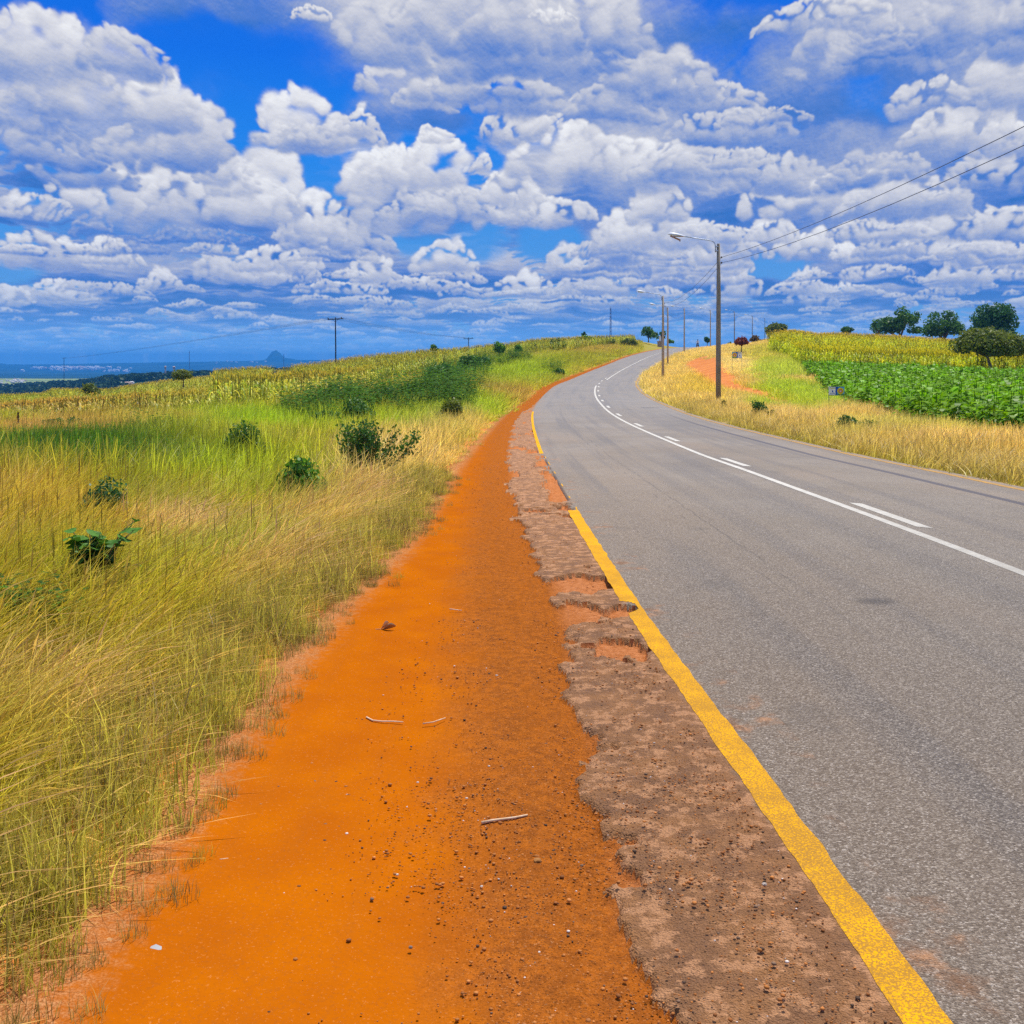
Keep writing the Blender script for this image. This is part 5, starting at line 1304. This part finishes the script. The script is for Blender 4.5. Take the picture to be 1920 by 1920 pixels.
for i, w_ in enumerate(('left', 'middle', 'right')):
    wire([far_pt[i], pa[i], pb[i]], .22, .016, 'power_wire', '%s wire of the power line over the left slope' % w_, 'wires of the power line')
tpole(120, 671, 620, 'very distant power pole above the wooded ridge at the far left', H_=14, r=.14)

# lattice mast beyond the crest and thin masts over the valley
def mast(px, ytop, ybase, Y, wpx, label, name='lattice_mast', secs=9):
    X = (px - CX) / F * Y; zt = CH + (HY - ytop) / F * Y; zb = CH + (HY - ybase) / F * Y; h = zt - zb; w = wpx * Y / F
    e = empty(name, (X, Y, zb), label, 'mast'); mb = MB(); M_ = mat('mast steel ' + name, (.16, .20, .34), .6); r = w * .045 + .03
    f = lambda s: w / 2 * (1 - .45 * s)
    for k in range(3):
        a = k * 2.094 + .5; mb.tube([(math.cos(a) * f(0), math.sin(a) * f(0), 0), (math.cos(a) * f(1), math.sin(a) * f(1), h)], r, 4)
    mb.build('leg_frame', M_, e); mb = MB()
    for i in range(secs):
        for k in range(3):
            a = k * 2.094 + .5; b = a + 2.094; s0, s1 = i / secs, (i + 1) / secs
            mb.tube([(math.cos(a) * f(s0), math.sin(a) * f(s0), h * s0), (math.cos(b) * f(s1), math.sin(b) * f(s1), h * s1)], r * .7, 3)
            mb.tube([(math.cos(a) * f(s1), math.sin(a) * f(s1), h * s1), (math.cos(b) * f(s1), math.sin(b) * f(s1), h * s1)], r * .6, 3)
    mb.build('bracing', M_, e)
    MB().tube([(0, 0, h * .96), (0, 0, h * 1.06)], r * .8, 4).build('antenna', M_, e)
mast(1145, 578, 640, 420, 4.2, 'blue grey lattice mast behind the crest hedge')
mast(355, 658, 692, 900, 1.6, 'thin mast on the wooded ridge over the blue valley', 'radio_mast')
mast(532, 664, 688, 1100, 1.3, 'faint thin mast in front of the cone shaped hill', 'radio_mast')
TW = mat('pale concrete', (.62, .48, .42), .8)
for (px, yt, yb, w, lab) in [(310, 687, 697, 3.6, 'left one of two pale towers on the ridge'), (326, 687.5, 696, 4.6, 'right and wider one of two pale towers on the ridge')]:
    Y = 960; X = (px - CX) / F * Y; zb = CH + (HY - yb) / F * Y; h = (yb - yt) / F * Y; e = empty('water_tower', (X, Y, zb - 3), lab, 'tower')
    MB().tube([(0, 0, 0), (0, 0, h + 1.2)], [w * .20, w * .17], 12).build('shaft', TW, e); MB().tube([(0, 0, h + 1.2), (0, 0, h + 1.8), (0, 0, h + 3), (0, 0, h + 3.4)], [w * .18, w * .27, w * .27, w * .05], 12).build('tank', TW, e)

# ------------------------------------------------------------------ white marker post by the crest
def marker():
    Y = 232; X = (1237.5 - CX) / F * Y; zb = CH + (HY - 641) / F * Y; s = Y / F
    e = empty('marker_post', (X, Y, zb), 'white post on a flat concrete base beside the dark crest tree', 'marker post')
    MB().box((0, 0, 5.4 * s), (3.0 * s, .32, 10.5 * s), None, .03).box((0, 0, 11 * s), (2.2 * s, .28, 1.2 * s)).build('post', mat('white plaster', (.8, .8, .76)), e)
    MB().box((0, 0, .8 * s), (11 * s, .9, 1.4 * s), None, .02).box((0, 0, -.6), (9 * s, .7, 1.4)).build('base', mat('concrete', (.34, .26, .22)), e)
marker()

# ------------------------------------------------------------------ field signs
PW = mat('sign white', (.92, .92, .90), .5); PB = mat('sign blue', (.02, .10, .50), .4); PC = mat('sign light blue', (.10, .50, .80), .4); PY = mat('sign yellow', (.90, .62, .02), .4)
PR = mat('sign red', (.70, .06, .03), .4); PO = mat('sign orange', (.85, .28, .03), .4); PG = mat('sign green', (.12, .38, .08), .4); PST = mat('thin sign post', (.30, .30, .26), .6); PYT = mat('sign gold text', (.62, .50, .05), .4)
def field_sign(px, ytop, ybot, wpx, Y, yfoot, label, flip):
    s = Y / F; X = (px - CX) * s; w = wpx * s; h = (ybot - ytop) * s; zt = CH + (HY - ytop) * s; zf = float(H(X, Y)) - .1; e = empty('field_sign', (X, Y, zf), label, 'sign', 'small seed signs on two posts', .0)
    zc = zt - h / 2 - zf; S = -1 if flip else 1      # S=1: picture on the right half
    MB().box((0, 0, zc), (w, .02, h), None, .003).build('panel', PW, e)
    def flat(pts, m, name, dy): MB().poly([(S * x * w / 2, -dy, zc + z * h / 2) for x, z in pts]).build(name, m, e)
    def disc(cx, cz, r, m, name, dy, n=18, star=0.0):
        pts = [(cx + r * h / w * (1 + star * (k % 2)) * math.cos(2 * math.pi * k / n), cz + r * (1 + star * (k % 2)) * math.sin(2 * math.pi * k / n)) for k in range(n)]
        flat(pts, m, name, dy)
    flat([(-.14, -1), (1, -1), (1, 1), (-.14, 1)], PC, 'picture', .0125)
    flat([(-.14, -1), (.04, -1), (.10, 0), (.22, 1), (-.14, 1)], PB, 'blue_band', .0145)
    flat([(.1, -1), (1, -1), (1, -.72), (.1, -.66)], PG, 'green_strip', .0145)
    disc(.50, 0, .74, PY, 'flower', .0165, 28, .22); disc(.50, 0, .46, PO, 'flower_ring', .0185); disc(.50, -.02, .34, PR, 'red_badge', .0205)
    MB().box((S * .50 * w / 2, -.0225, zc), (w * .13, .002, h * .09)).box((S * .50 * w / 2, -.0225, zc - h * .11), (w * .09, .002, h * .05)).build('badge_text', PW, e)
    mb = MB()
    for k in range(6): mb.box((S * (-.86 + .125 * k) * w / 2, -.0125, zc + h * .34), (w * .045, .002, h * (.11 if k % 2 else .14)))
    mb.build('heading_text', PYT, e)
    # small blue emblem and lines of text
    mb = MB(); mb.poly([(S * (-.62) * w / 2, -.0125, zc - h * .18), (S * (-.42) * w / 2, -.0125, zc - h * .18), (S * (-.46) * w / 2, -.0125, zc + h * .0), (S * (-.56) * w / 2, -.0125, zc + h * .14)])
    mb.build('emblem', PB, e)
    mb = MB()
    for k in range(7): mb.box((S * (-.82 + .09 * k) * w / 2, -.0125, zc - h * .33), (w * .03, .002, h * .055))
    mb.build('small_text', PB, e)
    for q in (-1, 1): MB().tube([(q * w * .49, .02, -.2), (q * w * .49, .02, zc + h * .5)], .011 + .004 * (Y > 60), 6).build('post', PST, e)
    rim = mat('sign rim', (.10, .14, .16), .6)
    for q in (-1, 1): MB().box((0, -.002, zc + q * (h * .5 + .012)), (w * 1.02, .03, .022)).build('frame_rail', rim, e)
field_sign(1568.5, 725.5, 740.5, 29, 45, 762, 'near white field sign with a sunflower picture on its right half', False)
field_sign(1382, 660, 671, 18.5, 93, 687, 'far small field sign with the sunflower on its left half, before the pale grass', True)

# ------------------------------------------------------------------ motorcycle and rider on the crest
def biker():
    Y = 240; X = (1308 - CX) / F * Y; Z = float(H(X, Y)) + .03
    BLK = mat('tyre rubber', (.015, .015, .017), .8); RD = mat('dark red fairing', (.16, .02, .02), .35); CHR = mat('dull chrome', (.4, .4, .4), .35, .8); SEAT = mat('black vinyl', (.02, .02, .02), .5)
    ang = math.radians(-28)    # coming up the road towards the viewer
    e = empty('motorcycle', (X, Y, Z), 'dark motorcycle coming over the crest of the road', 'motorcycle', None, ang)
    for y in (-.68, .68):
        w = MB().ring((0, y, .31), .25, .06, 'X', 20, 8).build('wheel', BLK, e, True)
        mb = MB(); mb.ring((0, y, .31), .19, .014, 'X', 16, 5)
        for k in range(6): a = k * math.pi / 3; mb.tube([(0, y, .31), (0, y + math.cos(a) * .19, .31 + math.sin(a) * .19)], .008, 4)
        mb.build('rim', CHR, w)
    MB().tube([(0, .68, .31), (0, .42, .62), (0, 0, .55), (0, -.45, .95)], .035, 6).tube([(0, .1, .3), (0, -.2, .3), (0, -.35, .8)], .04, 6).build('frame', SEAT, e)
    MB().ball((0, -.10, .36), 1, 2, (.15, .22, .17)).build('engine', CHR, e, True)
    MB().ball((0, -.18, .84), 1, 2, (.15, .27, .13)).build('fuel_tank', RD, e, True)
    MB().box((0, .32, .82), (.24, .62, .09), None, .03).build('seat', SEAT, e)
    MB().tube([(-.07, -.68, .31), (-.07, -.50, .88)], .025, 6).tube([(.07, -.68, .31), (.07, -.50, .88)], .025, 6).build('fork', CHR, e)
    MB().tube([(-.36, -.28, 1.05), (-.16, -.42, 1.03), (.16, -.42, 1.03), (.36, -.28, 1.05)], .017, 6).build('handlebar', CHR, e)
    MB().ball((0, -.58, .92), 1, 2, (.11, .07, .11)).build('headlight', mat('headlight glass', (.7, .7, .65), .2), e, True)
    MB().tube([(-.14, .0, .22), (-.15, .8, .30)], [.03, .045], 8).build('exhaust', CHR, e)
    # rider: one skinned body
    J = {'pel': (0, .22, .93), 'sp': (0, .16, 1.15), 'ch': (0, .10, 1.36), 'nk': (0, .07, 1.52), 'hd': (0, .05, 1.62), 'top': (0, .06, 1.78)}
    E_ = [('pel', 'sp'), ('sp', 'ch'), ('ch', 'nk'), ('nk', 'hd'), ('hd', 'top')]; R_ = {'pel': .15, 'sp': .135, 'ch': .16, 'nk': .06, 'hd': .095, 'top': .075}
    for s, q in ((-1, 'l'), (1, 'r')):
        J.update({'sh' + q: (s * .19, .10, 1.43), 'el' + q: (s * .30, -.03, 1.22), 'wr' + q: (s * .33, -.22, 1.10), 'hn' + q: (s * .34, -.28, 1.08), 'hp' + q: (s * .10, .20, .90), 'kn' + q: (s * .22, -.18, .78), 'an' + q: (s * .19, .02, .36), 'ft' + q: (s * .20, -.16, .31)})
        R_.update({'sh' + q: .075, 'el' + q: .05, 'wr' + q: .035, 'hn' + q: .045, 'hp' + q: .10, 'kn' + q: .072, 'an' + q: .05, 'ft' + q: .045})
        E_ += [('ch', 'sh' + q), ('sh' + q, 'el' + q), ('el' + q, 'wr' + q), ('wr' + q, 'hn' + q), ('pel', 'hp' + q), ('hp' + q, 'kn' + q), ('kn' + q, 'an' + q), ('an' + q, 'ft' + q)]
    keys = list(J); me = bpy.data.meshes.new('person'); me.from_pydata([J[k] for k in keys], [(keys.index(a), keys.index(b)) for a, b in E_], [])
    p = bpy.data.objects.new('person', me); link(p); p.location = (X, Y, Z); p.rotation_euler = (0, 0, ang)
    sk = p.modifiers.new('skin', 'SKIN'); p.modifiers.new('sub', 'SUBSURF').levels = 1; p.modifiers[-1].render_levels = 1
    for i, k in enumerate(keys): me.skin_vertices[0].data[i].radius = (R_[k], R_[k])
    me.skin_vertices[0].data[0].use_root = True
    m = bpy.data.materials.new('rider clothes and skin'); m.use_nodes = True; T = NT(m.node_tree); z = T.xyz(T.n('ShaderNodeTexCoord').outputs['Object'])[2]
    c = T.ramp(T.m('DIVIDE', z, 2.0), [(0, (.03, .02, .02)), (.18, (.035, .035, .05)), (.50, (.035, .035, .05)), (.51, (.62, .60, .62)), (.755, (.62, .60, .62)), (.757, (.07, .035, .02)), (1, (.07, .035, .02))], 'CONSTANT')
    b = T.n('ShaderNodeBsdfPrincipled', ins={'Base Color': c, 'Roughness': .8}); T.n('ShaderNodeOutputMaterial', ins={'Surface': b.outputs[0]}); me.materials.append(m)
    setp(p, 'person in a pale shirt and dark trousers riding the motorcycle', 'person')
    MB().ball((0, .065, 1.73), 1, 2, (.105, .12, .10)).build('hair', mat('black hair', (.01, .01, .01)), p, True)
biker()

# ------------------------------------------------------------------ litter on the path
DRY = mat_noisy('dry stalk', (.62, .40, .22), (.80, .60, .42), 30); DRY2 = mat_noisy('weathered leaf', (.30, .19, .10), (.50, .36, .22), 25)
def gp(px, py, h=.0):
    X, Y, Z = at(px, py); t = X - float(XL(Y)); mk, _ = asphalt_mask(np.array([t]), np.array([Y]), np.array([X])); return Vector((X, Y, Z + (.010 if mk[0] > 0 else -.020) + h))
def stick(pts, r, label, m=DRY):
    P = [gp(*p) for p in pts]; o0 = P[0].copy(); P = [p - o0 for p in P]
    o = MB().tube([p + Vector((0, 0, r * .7)) for p in P], [r * (1 - .35 * i / (len(P) - 1)) for i in range(len(P))], 7).build('dry_stalk', m, None, True, o0)
    setp(o, label, 'stalk', 'dry stalks lying on the path'); return o
stick([(687, 1338), (699, 1344), (716, 1346), (737, 1346), (756, 1347)], .004, 'bent pale dry stalk lying in the middle of the path')
stick([(793, 1350), (812, 1347), (835, 1339)], .0034, 'short straight stalk right of the bent pale one')
stick([(903, 1534), (925, 1530), (965, 1525), (989, 1520)], .0055, 'thickest pale stalk, nearest to the broken asphalt')
stick([(843, 1137), (866, 1140)], .004, 'thin small stalk far up the path')
stick([(412, 1602), (428, 1600)], .003, 'tiny white twig near the grass edge')
stick([(100, 1912), (125, 1890), (140, 1876)], .006, 'dark twig at the bottom left corner by the grass', DRY2)
def leaf_litter():
    o0 = gp(730, 1176); e = empty('dry_leaf', o0, 'curled brown dry leaf alone on the orange path', 'leaf')
    V = []; Fc = []; n = 8
    for i in range(n + 1):
        s = i / n; w = .028 * math.sin(math.pi * min(.98, s + .03)) ** .7
        for q in (-1, 0, 1): V.append((-.04 + .08 * s, q * w * .5, .006 + .03 * abs(q) * math.sin(s * 3) + .018 * s * s))
    for i in range(n):
        for j in (0, 1): b = i * 3 + j; Fc.append([b, b + 1, b + 4, b + 3])
    mobj('blade', npmesh('blade', V, Fc, DRY2, None, True), e)
    V2 = [(x * .6 - .03, y * .8 + .02, z + .006 + x * .3) for x, y, z in V]; mobj('blade', npmesh('blade', V2, Fc, DRY, None, True), e)
    MB().tube([(-.05, 0, .008), (-.085, .01, .004)], .002, 5).build('stem', DRY2, e)
leaf_litter()
def stone(px, py, r, col, label, name='stone'):
    o0 = gp(px, py); rr = random.Random(int(px)); bm = bmesh.new(); bmesh.ops.create_icosphere(bm, subdivisions=2, radius=r)
    for v in bm.verts: v.co *= rr.uniform(.8, 1.15); v.co.z *= .6; v.co.z += r * .3
    mb = MB(); mb.bm.free(); mb.bm = bm; o = mb.build(name, mat_noisy(name + ' rock', col, tuple(q * .6 for q in col), 60, bump=.3), None, False, o0); setp(o, label, 'stone', 'single stones on the path')
stone(1008, 1605, .014, (.40, .17, .04), 'rust brown stone near the asphalt lobe')
stone(770, 1764, .006, (.22, .15, .12), 'dark grey stone in the foreground grit')
stone(552, 1287, .014, (.66, .40, .20), 'pale flat stone at the grass edge')
stone(205, 1755, .014, (.70, .36, .14), 'orange stone by the grass at bottom left')
stone(1433, 1666, .008, (.50, .42, .36), 'pale stone on the broken asphalt beside the yellow line')
def scrap():
    o0 = gp(290, 1768); V = [(-.02, -.008, .003), (.02, -.009, .005), (.024, .008, .002), (0, .011, .010), (-.02, .007, .003)]
    o = mobj('plastic_scrap', npmesh('plastic_scrap', V, [[0, 1, 3], [1, 2, 3], [0, 3, 4]], mat('white plastic', (.36, .36, .37), .7))); o.location = o0; setp(o, 'crumpled white plastic scrap by the grass edge', 'litter')
scrap()
